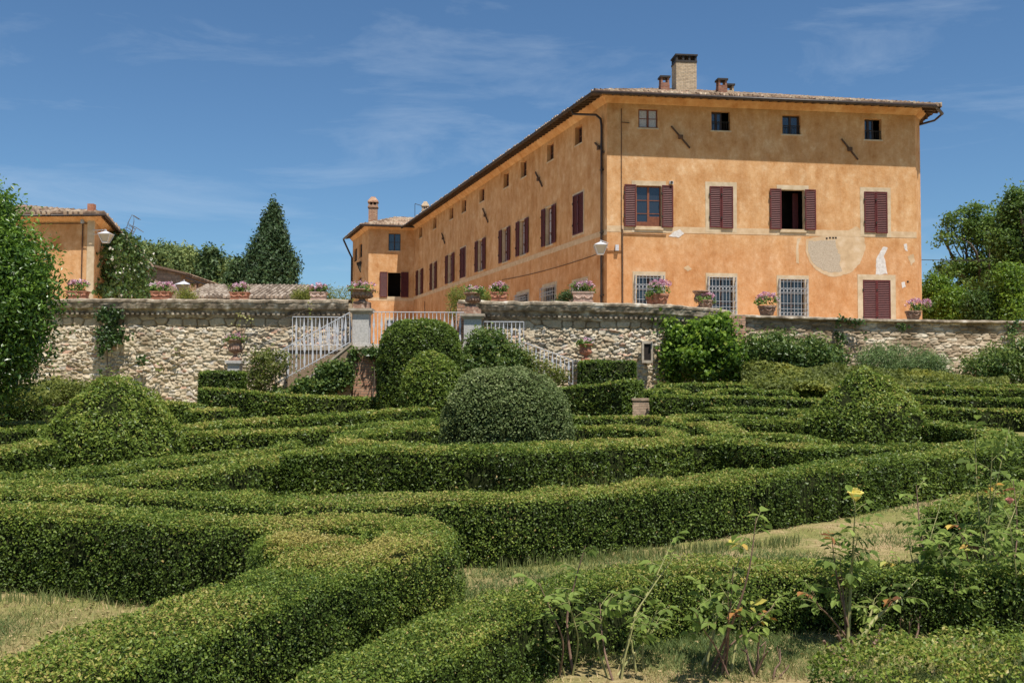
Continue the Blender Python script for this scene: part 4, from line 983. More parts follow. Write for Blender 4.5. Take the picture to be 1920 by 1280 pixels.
railing('level white iron railing right of the right pillar before the curved wall', (hx(906, 37.25), 37.25, LZ), (hx(982, 37.25), 37.25, LZ), at(940, 603, 37.25)[2] - LZ)
A_ = at(655, 646, 36.42); B_ = at(517, 722, 36.42)
railing('sloping white iron railing down the left flight of steps', A_, B_, 1.18)
A_ = at(982, 690, 36.42); B_ = at(1074, 724, 36.42)
railing('sloping white iron railing down the right flight of steps', A_, B_, 0.95)

# ------------------------------------------------------------------ leaf scattering
def leaves(P, N, size, tone, spread=0.55, aspect=0.62, tri=False):
    n = len(P); size = np.broadcast_to(np.asarray(size, float), (n,)) * rng.uniform(0.75, 1.3, n)
    nn = nrm(N * (1 - spread) + rng.normal(size=(n, 3)) * spread); t = nrm(np.cross(nn, rng.normal(size=(n, 3)))); b = np.cross(nn, t); s = size[:, None]
    if tri:
        V = np.stack([P - t * s * 0.5 - b * s * aspect * 0.5, P - t * s * .5 + b * s * aspect * .5, P + t * s * 0.6], 1); k = 3
    else:
        V = np.stack([P - t * s * 0.5, P + b * s * aspect * 0.5 + nn * s * 0.08, P + t * s * 0.5, P - b * s * aspect * 0.5 + nn * s * 0.08], 1); k = 4
    return (V.reshape(-1, 3), np.arange(n * k).reshape(n, k), 1, {'tone': np.repeat(np.clip(tone, 0, 1), k)}, False)
def merge(chunks):
    return chunks
LOD = 0.0026
def hedge(label, pts, h=0.56, w=0.50, cat='hedge', closed=False, dens=1.0, mat=None, dry=0.0, topfresh=1.0, name='box_hedge', group='clipped box hedges of the parterre', bump_=0.05, yel=None, lift=0.0, lod=1.0, solid=True):
    P = []
    for p in pts:
        if len(p) == 2:
            q = gp(p[0], p[1], h); P.append(q)
        else: P.append(at(*p))
    P = np.array(P); Q, S = resample(P, 0.06, True, closed); n = len(Q)
    if not closed:
        # gentle rounding of the end
        pass
    N2 = path_normals(Q); zt = Q[:, 2]; zb = g(Q[:, 0], Q[:, 1]) - 0.03; zt = np.maximum(zt, zb + 0.25)
    r = 0.09
    # core
    offs = [(-w / 2 + .05, None), (-w / 2 + .04, -r), (-w / 2 + r + .03, -.05), (w / 2 - r - .03, -.05), (w / 2 - .04, -r), (w / 2 - .05, None)]
    V = []
    for o, dz in offs: V.append(np.c_[Q[:, :2] + N2 * o, zb if dz is None else zt + dz])
    k = len(offs); V = np.stack(V, 1).reshape(-1, 3); V = V + (fbm(V * 4) - 0.5)[:, None] * 0.03
    I = (np.arange(n - 1)[:, None] * k + np.arange(k - 1)[None]).ravel(); F = np.stack([I, I + k, I + k + 1, I + 1], 1)
    core = (V, F, 0, {'tone': np.zeros(len(V))}, True)
    # leaves
    dist = np.linalg.norm(Q - EYE, axis=1); sz = np.clip(LOD * dist, 0.0155, 0.085) * lod; per = 2 * (zt - zb) + w
    ds = np.gradient(S); wt = ds * per * 3.7 / sz ** 2 * dens; tot = int(wt.sum()); cdf = np.cumsum(wt) / wt.sum()
    i = np.searchsorted(cdf, rng.random(tot)); i = np.clip(i, 0, n - 1); fr = rng.random(tot); j = np.minimum(i + 1, n - 1)
    q2 = Q[i] * (1 - fr[:, None]) + Q[j] * fr[:, None]; nn = N2[i]; H = (zt - zb)[i]; ZB = zb[i]; ZT = zt[i]
    u = rng.random(tot) * (2 * H + w)
    left = u < H; top = (u >= H) & (u < H + w)
    off = np.where(left, -w / 2, np.where(top, u - H - w / 2, w / 2)); zz = np.where(left, u, np.where(top, H, u - H - w))
    nor = np.where(left[:, None], np.c_[-nn, np.zeros(tot)], np.where(top[:, None], np.c_[np.zeros((tot, 2)), np.ones(tot)], np.c_[nn, np.zeros(tot)]))
    # round the shoulders
    ex = np.clip(np.abs(off) - (w / 2 - r), 0, None); ez = np.clip(zz - (H - r), 0, None); l = np.sqrt(ex ** 2 + ez ** 2); over = (ex > 0) & (ez > 0) & (l > r)
    sc = np.where(over, r / np.maximum(l, 1e-6), 1); off = np.where(over, np.sign(off) * (w / 2 - r + ex * sc), off); zz = np.where(over, H - r + ez * sc, zz)
    P3 = np.c_[q2[:, :2] + nn * off[:, None], ZB + zz]
    d = (fbm(P3 * 3.0) - 0.5) * bump_ * 2 + (fbm(P3 * 9.0 + 4) - 0.5) * bump_ * 1.4 - np.abs(rng.normal(size=tot)) * 0.042 + 0.022 + (fbm(P3 * np.array([1.1, 1.1, 0.2])) - 0.5) * 0.07 * (top)
    shoot = (rng.random(tot) < 0.02) & (fbm(P3 * 1.7 + 60) > 0.5); d = d + shoot * rng.random(tot) * 0.07
    P3 = P3 + nor * d[:, None]
    # thin out towards the ground and in bare patches
    bare = fbm(P3 * 2.1 + 20); keep = (rng.random(tot) < np.clip(0.25 + zz / 0.16, 0, 1)) & ~((bare > 0.66) & (rng.random(tot) < 0.75) & ~top)
    # far side of each run gets fewer leaves
    view = nrm(np.c_[EYE[0] - P3[:, 0], EYE[1] - P3[:, 1], np.zeros(tot)]); back = (np.sum(view * nor, 1) < -0.2) & ~top; keep &= ~(back & (rng.random(tot) < 0.5))
    patch = fbm(np.c_[P3[:, :2] * 0.8, P3[:, 2] * 0.8]); fine = rng.random(tot)
    tone = 0.11 + 0.46 * fine ** 1.6 + (patch - 0.5) * 0.55 + 0.25 * (fbm(P3 * 5.0) - 0.5)
    fresh = np.clip((zz - (H - 0.10)) / 0.09, 0, 1) * topfresh
    tone = tone + fresh * (0.18 + 0.9 * np.clip(fbm(P3 * 0.55 + 3.7) - 0.42, 0, 0.4) + 0.12 * fine)
    dry = dry + 0.09
    if dry: tone = tone + dry * np.clip(fbm(P3 * 1.3 + 31) - 0.48, 0, 1) * 3 * (0.5 + 0.5 * fine)
    if yel:
        for (yu, yv, yr, ya) in yel:
            c = gp(yu, yv, h); tone = tone + ya * np.exp(-((P3[:, 0] - c[0]) ** 2 + (P3[:, 1] - c[1]) ** 2) / yr ** 2)
    brown = (rng.random(tot) < 0.006); tone = np.where(brown, 0.97, np.clip(tone, 0.02, 0.93))
    K = keep; sizes = sz[i][K]; nor = nrm(nor + np.array([0, 0, 0.75]) * (~top)[:, None])
    ch = [core] if solid else []
    near = sizes < 0.03
    for msk, tri in ((near, False), (~near, True)):
        if msk.any(): ch.append(leaves(P3[K][msk], nor[K][msk], sizes[msk], tone[K][msk], 0.5, 0.62, tri))
    # end caps
    if not closed:
        for e, sgn in ((0, -1), (n - 1, 1)):
            t = nrm(np.array([[-N2[e, 1], N2[e, 0], 0.0]]))[0] * sgn; He = zt[e] - zb[e]; s_ = sz[e]; m_ = int(w * He * 4.8 / s_ ** 2 * dens)
            if m_ < 1: continue
            o = rng.uniform(-w / 2, w / 2, m_); z = rng.uniform(0, He, m_); bul = 0.10 * np.sqrt(np.clip(1 - (2 * o / w) ** 2, 0, 1)) * np.sqrt(np.clip(1 - np.clip((z - He + .12) / .12, 0, 1) ** 2, 0, 1))
            Pe = np.c_[Q[e, :2][None] + N2[e][None] * o[:, None], zb[e] + z] + t * (bul[:, None] + rng.normal(size=(m_, 1)) * 0.015)
            ch.append(leaves(Pe, np.repeat(nrm(t + np.array([0, 0, 0.75]))[None], m_, 0), s_, 0.16 + 0.3 * rng.random(m_) + np.clip((z - He + 0.1) / 0.1, 0, 1) * 0.3, 0.5, 0.62, s_ >= 0.03))
    mid = Q[n // 2]
    o = mesh_np(name, ch, [CORE, mat or BOX], None, (mid[0], mid[1], float(g(mid[0], mid[1]))))
    tag(o, label, cat, group); return o
# ------------------------------------------------------------------ the clipped hedges
hedge('wide hairpin hedge folding back on itself in the bottom left foreground', [(-160, 946), (0, 949), (134, 953), (270, 963), (400, 970), (540, 971), (650, 969), (745, 976), (790, 992), (752, 1013), (649, 1040), (537, 1081), (425, 1120), (313, 1157), (179, 1207), (45, 1260), (-120, 1320)], h=0.60, w=0.52, dry=0.22, yel=[(640, 1040, 0.5, 0.25), (150, 955, 0.5, 0.22)])
hedge('rounded yellowing knob of box inside the fold of the hairpin hedge', [(508, 1006), (560, 1006), (612, 1014)], h=0.64, w=0.66, dry=0.3, yel=[(566, 1006, 0.5, 0.35)])
hedge('long hedge crossing the whole garden just behind the hairpin hedge', [(-200, 908), (0, 914), (134, 917), (290, 922), (470, 932), (582, 936), (672, 935), (851, 929), (1000, 924), (1200, 906), (1400, 889), (1500, 878), (1600, 865), (1700, 853), (1800, 841), (1870, 832), (1960, 815)], h=0.58, w=0.50, dry=0.10, yel=[(220, 918, 0.6, 0.25), (1350, 893, 0.9, 0.15)])
hedge('low hedge behind the row of rose bushes in the right foreground', [(520, 1345), (650, 1265), (717, 1230), (851, 1166), (960, 1122), (1080, 1090), (1196, 1069), (1285, 1059), (1400, 1057), (1520, 1058), (1640, 1060), (1780, 1062), (1990, 1066)], h=0.40, w=0.46, dry=0.10)
hedge('short hedge at the right edge between the roses and the long crossing hedge', [(1790, 952), (1840, 934), (1900, 919), (1990, 905)], h=0.55, w=0.55)
hedge('loose weedy low hedge filling the bottom right corner under the roses', [(1600, 1262), (1700, 1246), (1820, 1234), (1990, 1222)], h=0.17, w=0.55, bump_=0.16, dens=0.8, lod=1.6, topfresh=0.8, solid=False)
# second row
hedge('middle hedge in front of the big central dome', [(556, 846), (594, 842), (724, 839), (855, 841), (960, 841), (1040, 838), (1165, 831), (1277, 825)], h=0.60, w=0.46, dry=0.12)
hedge('hedge with tall weeds at its foot right of the middle hedge', [(1290, 824), (1352, 824), (1415, 828), (1520, 834), (1545, 836)], h=0.58, w=0.46)
hedge('hedge in front of the pointed mound on the right', [(1553, 835), (1665, 834), (1752, 832), (1840, 829), (1900, 824)], h=0.56, w=0.44)
hedge('hedge curving away left from the middle hedge below the left mound', [(540, 853), (480, 862), (430, 871), (375, 880), (300, 890), (175, 901), (60, 904), (-60, 904)], h=0.50, w=0.46, yel=[(330, 886, 0.7, 0.2)])
hedge('thin hedge passing under the foot of the left mound', [(547, 828), (527, 839), (450, 849), (350, 857), (262, 865), (200, 876), (110, 884), (0, 891), (-80, 894)], h=0.42, w=0.42, dry=0.1)
hedge('oval ring of hedge around the central dome', [(950, 797), (1077, 799), (1180, 800), (1240, 805), (1272, 814), (1255, 822), (1165, 826), (1040, 832), (940, 835), (855, 835), (750, 831), (675, 828), (640, 821), (668, 812), (724, 805), (828, 801)], h=0.55, w=0.42, closed=True)
hedge('hedge stepping behind the dome ring on the left side', [(350, 812), (440, 810), (530, 806), (633, 802), (724, 794), (828, 786), (900, 783)], h=0.56, w=0.42)
hedge('short hedge behind the dome ring on the right side', [(1020, 779), (1080, 780), (1140, 781), (1237, 781)], h=0.50, w=0.42)
hedge('hedge bending round a pale knob right of the dome ring', [(1520, 781), (1430, 779), (1340, 777), (1270, 781), (1262, 790)], h=0.52, w=0.42)
hedge('pale topped knob of hedge right of the dome ring', [(1287, 794), (1330, 794), (1362, 803), (1376, 812)], h=0.52, w=0.62, topfresh=1.3)
hedge('hedge running from the pale knob to the right mound', [(1365, 789), (1440, 788), (1520, 788), (1560, 790)], h=0.52, w=0.42)
hedge('flat hedge between the pale knob and the foot of the right mound', [(1372, 813), (1440, 814), (1500, 818), (1536, 826)], h=0.46, w=0.40)
hedge('hedge sweeping from the left mound up behind the central dome', [(345, 799), (400, 793), (490, 785), (620, 777), (750, 767), (828, 763), (900, 761)], h=0.56, w=0.42, yel=[(500, 786, 1.0, 0.15)])
hedge('hedge crossing behind the central dome to the right mound', [(1010, 759), (1077, 760), (1240, 763), (1365, 765), (1515, 769), (1560, 771)], h=0.54, w=0.42)
hedge('tall straight edged hedge at the foot of the left stair flight', [(384, 727, 31.2), (464, 733, 32.2), (542, 740, 33.0), (646, 744, 34.0), (750, 748, 34.8), (840, 750, 35.4)], w=0.7, yel=[(420, 735, 3, 0.15)])
hedge('wedge shaped hedge block right of the dome before the right stair flight', [(1066, 727, 32.2), (1120, 722, 31.2), (1186, 713, 30.2)], w=1.0, yel=[(1130, 745, 6, 0.22)], dry=0.1)
hedge('dark square hedge block below the left wall urn', [(382, 697, 35.0), (454, 697, 35.0)], w=0.8, topfresh=0.4, name='hedge_block', group='clipped hedge blocks by the urns')
hedge('dark square hedge block below the right wall urn', [(1090, 677, 35.0), (1186, 677, 35.0)], w=0.8, topfresh=0.4, name='hedge_block', group='clipped hedge blocks by the urns')
hedge('small pale hedge cushion at the left end of the tall stair hedge', [(362, 769, 26.0), (395, 766, 26.4), (425, 766, 27)], w=0.75, yel=[(395, 785, 4, 0.25)])
hedge('hedge end behind the left mound before the rubble wall', [(290, 752, 31), (330, 754, 30.6), (370, 758, 30)], w=0.5)
# right rear rows
hedge('dark faced hedge beginning at the low brick wall', [(1226, 741, 29.6), (1300, 742, 29.6), (1365, 743, 29.5), (1440, 744, 29.3), (1530, 748, 29.0), (1580, 749, 28.8)], w=0.5)
hedge('small hedge loop just behind the low brick wall', [(1212, 733, 31.6), (1240, 728, 32.2), (1268, 729, 32.2), (1284, 736, 31.4)], w=0.5)
hedge('second small hedge loop nearer the vine covered wall corner', [(1315, 736, 31.4), (1345, 731, 32), (1380, 729, 32.2), (1440, 733, 31.8), (1490, 735, 31.4)], w=0.5)
hedge('thin hedge along the foot of the big vine', [(1235, 720, 34), (1320, 719, 34.2), (1405, 720, 34)], w=0.5)
hedge('rearmost hedge left of the right mound', [(1408, 715, 34.6), (1480, 715, 34.6), (1580, 716, 34.4)], w=0.5)
hedge('rearmost hedge right of the right mound', [(1664, 718, 34.4), (1760, 719, 34.2), (1870, 721, 34), (1990, 724, 33.6)], w=0.5)
hedge('second rearmost hedge right of the right mound', [(1676, 725, 32), (1790, 726, 31.8), (1920, 728, 31.5), (2020, 730, 31)], w=0.5)
hedge('bronze topped dark hedge right of the right mound', [(1704, 744, 28.6), (1780, 745, 28.2), (1860, 747, 27.8), (1990, 750, 27)], w=0.5, dry=0.25)
hedge('straight hedge right of the right mound with a tall dark face', [(1712, 761, 24.8), (1800, 764, 24.4), (1915, 769, 24), (2020, 773, 23.6)], w=0.5)
hedge('curved hedge tail wrapping the right side of the right mound', [(1735, 791), (1780, 794), (1830, 800), (1868, 807), (1882, 815), (1860, 822)], h=0.56, w=0.46, dry=0.2)
# left rear rows
hedge('rearmost hedge at the left edge under the laurel', [(-120, 757, 29), (0, 757, 29), (70, 756, 29.2), (140, 755, 29.5)], w=0.5)
hedge('dark faced hedge at the left edge behind the left mound', [(-120, 764, 26.6), (0, 765, 26.6), (60, 764, 26.8), (130, 763, 27)], w=0.5)
hedge('sunlit thin hedge at the left edge level with the mound shoulder', [(-120, 795, 20.8), (0, 793, 21.2), (50, 791, 21.6), (110, 788, 22)], w=0.42)
hedge('golden edged hedge left of the left mound', [(-120, 805, 18.6), (0, 804, 18.8), (50, 801, 19.2), (100, 798, 19.5)], w=0.42)
hedge('hedge butting against the left side of the left mound', [(-120, 848), (0, 838), (45, 830), (80, 826)], h=0.58, w=0.46)

# ------------------------------------------------------------------ topiary
def topiary(label, uc, u0, u1, vtop, Y, prof, name='topiary', mat=None, tonebase=0.2, bump_=0.07, zb=None, dens=1.0, skew=0.0, fresh=0.25, lodk=1.0, spread=0.5):
    """surface of revolution; prof lists (relative radius, relative height)"""
    c = at(uc, 720, Y); rx = (at(u1, 720, Y)[0] - at(u0, 720, Y)[0]) / 2; xc = (at(u0, 720, Y)[0] + at(u1, 720, Y)[0]) / 2
    z0 = float(g(xc, Y)) - 0.02 if zb is None else zb; zt = at(uc, vtop, Y)[2]; H = zt - z0
    pr = np.array([p[0] for p in prof]) * rx; pz = np.array([p[1] for p in prof]) * H; s = np.r_[0, np.cumsum(np.hypot(np.diff(pr), np.diff(pz)))]
    ss = np.linspace(0, s[-1], 40); R_ = np.interp(ss, s, pr); Z_ = np.interp(ss, s, pz); 
    for _ in range(2): R_[1:-1] = (R_[:-2] + R_[1:-1] * 2 + R_[2:]) / 4; Z_[1:-1] = (Z_[:-2] + Z_[1:-1] * 2 + Z_[2:]) / 4
    n = 40; A = np.linspace(0, 2 * math.pi, n, endpoint=False)
    dd = 0.10
    Rc = np.maximum(R_ - dd, 0.01); Zc = np.minimum(Z_, H - dd)
    V = np.stack([xc + Rc[:, None] * np.cos(A), Y + Rc[:, None] * np.sin(A), np.repeat((z0 + Zc)[:, None], n, 1)], -1).reshape(-1, 3)
    I = (np.arange(39)[:, None] * n + np.arange(n)[None]).ravel(); J = (np.arange(39)[:, None] * n + (np.arange(n)[None] + 1) % n).ravel(); F = np.stack([I, J, J + n, I + n], 1)
    core = (V, F, 0, {'tone': np.zeros(len(V))}, True)
    dist = np.hypot(xc, Y); sz = float(np.clip(LOD * dist, 0.017, 0.085)) * lodk
    dS = np.gradient(ss); area = 2 * math.pi * R_ * dS; cdf = np.cumsum(area) / area.sum(); m_ = int(area.sum() * 4.2 / sz ** 2 * dens)
    i = np.clip(np.searchsorted(cdf, rng.random(m_)), 0, 38); fr = rng.random(m_); r = R_[i] * (1 - fr) + R_[i + 1] * fr; z = Z_[i] * (1 - fr) + Z_[i + 1] * fr; a = rng.random(m_) * 2 * math.pi
    dr = (R_[i + 1] - R_[i]); dz = Z_[i + 1] - Z_[i]; l = np.hypot(dr, dz) + 1e-9; nor = np.stack([dz / l * np.cos(a), dz / l * np.sin(a), -dr / l], 1)
    P = np.stack([xc + r * np.cos(a) + skew * z, Y + r * np.sin(a), z0 + z], 1)
    d = (fbm(P * 1.6 + 2) - 0.5) * bump_ * 2.4 + (fbm(P * 5.0) - 0.5) * bump_ * 2.2 - np.abs(rng.normal(size=m_)) * 0.035 + 0.01
    d = d + ((rng.random(m_) < 0.03) & (fbm(P * 1.7 + 60) > 0.48)) * rng.random(m_) * 0.14
    P = P + nor * d[:, None]; hole = fbm(P * 2.3 + 50); keep = ~((hole > 0.655) & (rng.random(m_) < 0.8))
    back = (nor[:, 1] > 0.3); keep &= ~(back & (rng.random(m_) < 0.45))
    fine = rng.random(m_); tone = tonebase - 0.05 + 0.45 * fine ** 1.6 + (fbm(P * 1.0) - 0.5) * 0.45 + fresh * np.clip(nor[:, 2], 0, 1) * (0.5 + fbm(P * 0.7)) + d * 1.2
    tone = np.where(rng.random(m_) < 0.005, 0.95, np.clip(tone, 0.02, 0.9))
    nor = nrm(nor + np.array([0, 0, 0.55])); ch = [core, leaves(P[keep], nor[keep], sz, tone[keep], spread, 0.62, sz >= 0.045)]
    o = mesh_np(name, ch, [CORE, mat or BOX], None, (xc, Y, z0)); tag(o, label, 'topiary', 'clipped topiary mounds'); return o
topiary('broad grey green dome at the centre of the parterre', 950, 826, 1076, 690, 17.3, [(0.96, 0), (1.0, 0.30), (0.985, 0.5), (0.92, 0.66), (0.80, 0.80), (0.62, 0.905), (0.40, 0.972), (0.18, 0.997), (0, 1.0)], mat=BOXD, tonebase=0.38, fresh=0.2, bump_=0.075)
topiary('pointed dark green mound at the left', 215, 82, 348, 709, 17.0, [(1.0, 0), (1.0, 0.18), (0.93, 0.36), (0.80, 0.53), (0.63, 0.70), (0.46, 0.84), (0.28, 0.95), (0.10, 0.995), (0, 1.0)], name='clipped_mound', tonebase=0.24, bump_=0.09, mat=BOX, dens=1.0, lodk=1.0)
topiary('loose pointed mound at the right with a ragged tip', 1622, 1504, 1740, 690, 21.0, [(1.0, 0), (1.0, 0.25), (0.90, 0.42), (0.72, 0.58), (0.52, 0.72), (0.36, 0.84), (0.2, 0.94), (0.07, 0.99), (0, 1.0)], name='clipped_mound', tonebase=0.27, bump_=0.10, lodk=1.0)
topiary('tall dark flat domed topiary before the stair landing', 785, 709, 867, 599, 34.0, [(1.02, 0), (1.02, 0.35), (1.0, 0.6), (0.95, 0.78), (0.82, 0.90), (0.6, 0.97), (0.3, 0.995), (0, 1.0)], name='domed_topiary', mat=BOX, tonebase=0.12, bump_=0.05, fresh=0.22)
topiary('smaller rounded topiary in front of the tall dark dome', 810, 749, 871, 657, 32.0, [(0.96, 0), (1.0, 0.28), (0.97, 0.5), (0.84, 0.70), (0.66, 0.84), (0.42, 0.94), (0.2, 0.99), (0, 1.0)], name='round_topiary', mat=BOX, tonebase=0.20, bump_=0.05, fresh=0.22)
# ------------------------------------------------------------------ crowns, shrubs and creepers
def clump_crown(lobes, nc, per, csize, leaf, tonebase=0.25, rim=(0.55, 1.0), flat=(1, 1, 0.75), up=0.3, spread=0.6, aspect=0.55, tri=True, seed=0, light=0.25):
    """leaf clumps spread through the volume of a few lobes (cx, cy, cz, rx, ry, rz)"""
    r_ = np.random.default_rng(100 + seed); L = np.array(lobes, float); w = (L[:, 3] * L[:, 5]) ** 1.1; w /= w.sum()
    k = r_.choice(len(L), nc, p=w); dv = nrm(r_.normal(size=(nc, 3))); rad = r_.uniform(rim[0], rim[1], nc) ** 0.7
    rad = rad * (0.80 + 0.45 * fbm(dv * 2.2 + k[:, None] * 3.1 + seed)); C = L[k, :3] + dv * L[k, 3:] * rad[:, None]
    cs = csize * r_.uniform(0.6, 1.4, nc); n = nc * per; ci = np.repeat(np.arange(nc), per); off = r_.normal(size=(n, 3)) * np.array(flat) * cs[ci][:, None]
    P = C[ci] + off; N = nrm(dv[ci] * 0.6 + nrm(off) * 0.5 + np.array([0, 0, up])); fine = r_.random(n); ct = r_.random(nc)
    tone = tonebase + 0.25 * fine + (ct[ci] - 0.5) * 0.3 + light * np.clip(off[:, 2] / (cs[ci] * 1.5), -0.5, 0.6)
    return leaves(P, N, leaf, np.clip(tone, 0.02, 0.93), spread, aspect, tri)
def limbs(mb, base, tips, r0, mat=0, seed=0, bend=0.12, n=7):
    r_ = np.random.default_rng(seed)
    for t in tips:
        b = np.asarray(base, float); t = np.asarray(t, float); L = np.linalg.norm(t - b); j = r_.normal(size=3) * L * bend
        Q = [b + (t - b) * q + j * math.sin(math.pi * q) + np.array([0, 0, L * 0.08 * math.sin(math.pi * q)]) for q in np.linspace(0, 1, n)]
        mb.tube(Q, list(np.linspace(r0, r0 * 0.18, n)), 6, mat)
def tree(label, base, lobes, nc, per, csize, leaf, mat, trunk_r, name='broadleaf_tree', group=None, tonebase=0.25, seed=0, cat='tree', nl=8, trunk_top=None, **kw):
    base = np.asarray(base, float); r = thing(name, label, cat, base, group)
    L = np.array(lobes, float); c = L[:, :3].mean(0); top = np.array([*(base[:2] * 0.5 + c[:2] * 0.5), c[2] - L[:, 5].mean() * 0.5]) if trunk_top is None else np.asarray(trunk_top, float)
    mb = MB(); mid = (base + top) / 2 + np.array([0.1, 0, 0]); mb.tube([base - [0, 0, 0.3], base + (mid - base) * 0.5, mid, top], [trunk_r * 1.35, trunk_r, trunk_r * 0.85, trunk_r * 0.6], 9)
    r_ = np.random.default_rng(seed); tips = []
    for k in range(nl):
        q = L[k % len(L)]; d = nrm(r_.normal(size=3)); d[2] = abs(d[2]) * 0.7; tips.append(q[:3] + d * q[3:] * 0.75)
    limbs(mb, top, tips, trunk_r * 0.5, 0, seed)
    for t in tips[::2]: limbs(mb, (top + t) / 2, [t + r_.normal(size=3) * L[0, 3] * 0.3 for _ in range(2)], trunk_r * 0.2, 0, seed + 5)
    mb.build('trunk', BARK, r)
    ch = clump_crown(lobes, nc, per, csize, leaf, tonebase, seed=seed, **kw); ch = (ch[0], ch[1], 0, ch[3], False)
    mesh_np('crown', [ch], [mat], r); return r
def L_(u, v, Y, rx, ry=None, rz=None):
    c = at(u, v, Y); return (c[0], c[1], c[2], rx, ry or rx, rz or rx)
px = lambda n, Y: n * Y / FPX
# laurel at the left edge
Y = 20.0
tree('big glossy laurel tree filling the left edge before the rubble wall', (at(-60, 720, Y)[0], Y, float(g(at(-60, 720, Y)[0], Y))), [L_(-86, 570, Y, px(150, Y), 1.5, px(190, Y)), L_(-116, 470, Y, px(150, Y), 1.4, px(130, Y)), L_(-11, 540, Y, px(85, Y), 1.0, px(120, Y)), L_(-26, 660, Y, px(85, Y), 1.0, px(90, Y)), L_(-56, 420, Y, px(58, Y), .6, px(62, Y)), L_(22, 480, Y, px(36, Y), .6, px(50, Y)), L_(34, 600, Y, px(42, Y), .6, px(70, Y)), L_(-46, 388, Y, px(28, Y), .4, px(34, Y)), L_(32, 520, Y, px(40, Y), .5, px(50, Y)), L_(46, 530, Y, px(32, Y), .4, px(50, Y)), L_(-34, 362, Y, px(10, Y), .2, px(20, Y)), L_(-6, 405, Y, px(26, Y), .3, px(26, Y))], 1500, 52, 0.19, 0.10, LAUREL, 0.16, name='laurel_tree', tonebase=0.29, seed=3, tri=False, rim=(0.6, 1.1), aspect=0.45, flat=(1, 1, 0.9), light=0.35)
# cypress
def cypress():
    Y = 92.0; zb = TERR_Z; xc = at(508, 470, Y)[0]; r = thing('cypress_tree', 'dark pointed cypress tree standing beyond the long tiled roof', 'tree', (xc, Y, zb))
    mb = MB(); mb.tube([(xc, Y, zb - 0.3), (xc, Y, at(512, 420, Y)[2])], [0.4, 0.05], 8); mb.build('trunk', BARK, r)
    P = []; N = []; T = []; top = at(514, 397, Y)[2]; r_ = np.random.default_rng(5)
    prof = [(397, 2), (410, 10), (430, 19), (450, 26), (475, 34), (500, 41), (530, 45), (560, 47), (620, 42)]
    vv = np.array([p[0] for p in prof]); ww = np.array([p[1] for p in prof])
    for k in range(900):
        v_ = 397 + 200 * r_.random() ** 0.8; a = r_.random() * 6.28; rad = px(np.interp(v_, vv, ww), Y) * r_.uniform(0.6, 1.04) * (0.78 + 0.5 * _PERM[int(a * 3) & 31, int(v_ / 14) & 31, 3]); c = np.array([at(514 - (v_ - 397) * 0.05, v_, Y)[0] + rad * math.cos(a), Y + rad * math.sin(a), at(508, v_, Y)[2]])
        n_ = 42; off = r_.normal(size=(n_, 3)) * np.array([0.20, 0.20, 0.55]); P.append(c + off); N.append(nrm(np.repeat(np.array([[math.cos(a), math.sin(a), 0.5]]), n_, 0) + r_.normal(size=(n_, 3)) * 0.2)); T.append(0.25 + 0.3 * r_.random(n_) + 0.35 * (r_.random() - 0.4))
    ch = leaves(np.concatenate(P), np.concatenate(N), 0.30, np.concatenate(T), 0.5, 0.5, True); mesh_np('crown', [(ch[0], ch[1], 0, ch[3], False)], [CYP], r)
cypress()
# far trees on the left
for k, (lab, u, v, w, h, Y, mat, tb, nm) in enumerate([
    ('broad grey green holm oak crown left of the cypress', 345, 500, 44, 34, 100, FARTREE, 0.34, 'holm_oak_tree'),
    ('smaller round oak crown between the stone barn and the holm oak', 308, 490, 22, 26, 96, FARTREE, 0.16, 'holm_oak_tree'),
    ('low bushy tree just above the ivy covered farmhouse wall', 280, 486, 18, 20, 92, FARTREE, 0.2, 'bushy_tree'),
    ('dark conifer with an upright tip beside the holm oak', 395, 503, 13, 30, 98, CYP, 0.5, 'conifer_tree'),
    ('mid green tree between the conifer and the cypress', 422, 520, 28, 30, 99, FARTREE, 0.28, 'bushy_tree'),
    ('small dark conifer touching the left side of the cypress', 452, 518, 14, 26, 95, CYP, 0.4, 'conifer_tree'),
    ('low rounded tree behind the tiled roof', 380, 530, 40, 22, 104, FARTREE, 0.25, 'bushy_tree')]):
    c = at(u, v, Y); rw, rh = px(w, Y), px(h, Y)
    lobes = [(c[0], Y, c[2] - rh * 0.25, rw, rw, rh * 0.75), (c[0] - rw * 0.45, Y, c[2], rw * 0.5, rw * 0.5, rh * 0.55), (c[0] + rw * 0.45, Y - .5, c[2] - rh * 0.1, rw * 0.55, rw * 0.5, rh * 0.55), (c[0] + rw * 0.05, Y - 0.4, c[2] + rh * 0.35, rw * 0.5, rw * 0.5, rh * 0.6), (c[0], Y, c[2] - rh, rw * 1.0, rw, rh * 0.7)]
    if nm == 'conifer_tree': lobes = [(c[0], Y, c[2] + rh * (q - 0.6), rw * (1.05 - q * 0.6), rw * (1.05 - q * 0.6), rh * 0.35) for q in (0, 0.4, 0.8, 1.2, 1.5)]
    tree(lab, (c[0], Y, TERR_Z), lobes, 200 + int(w * 7), 42, 0.45, 0.34, mat, 0.35, name=nm, group='trees beyond the farm buildings', tonebase=tb, seed=20 + k)
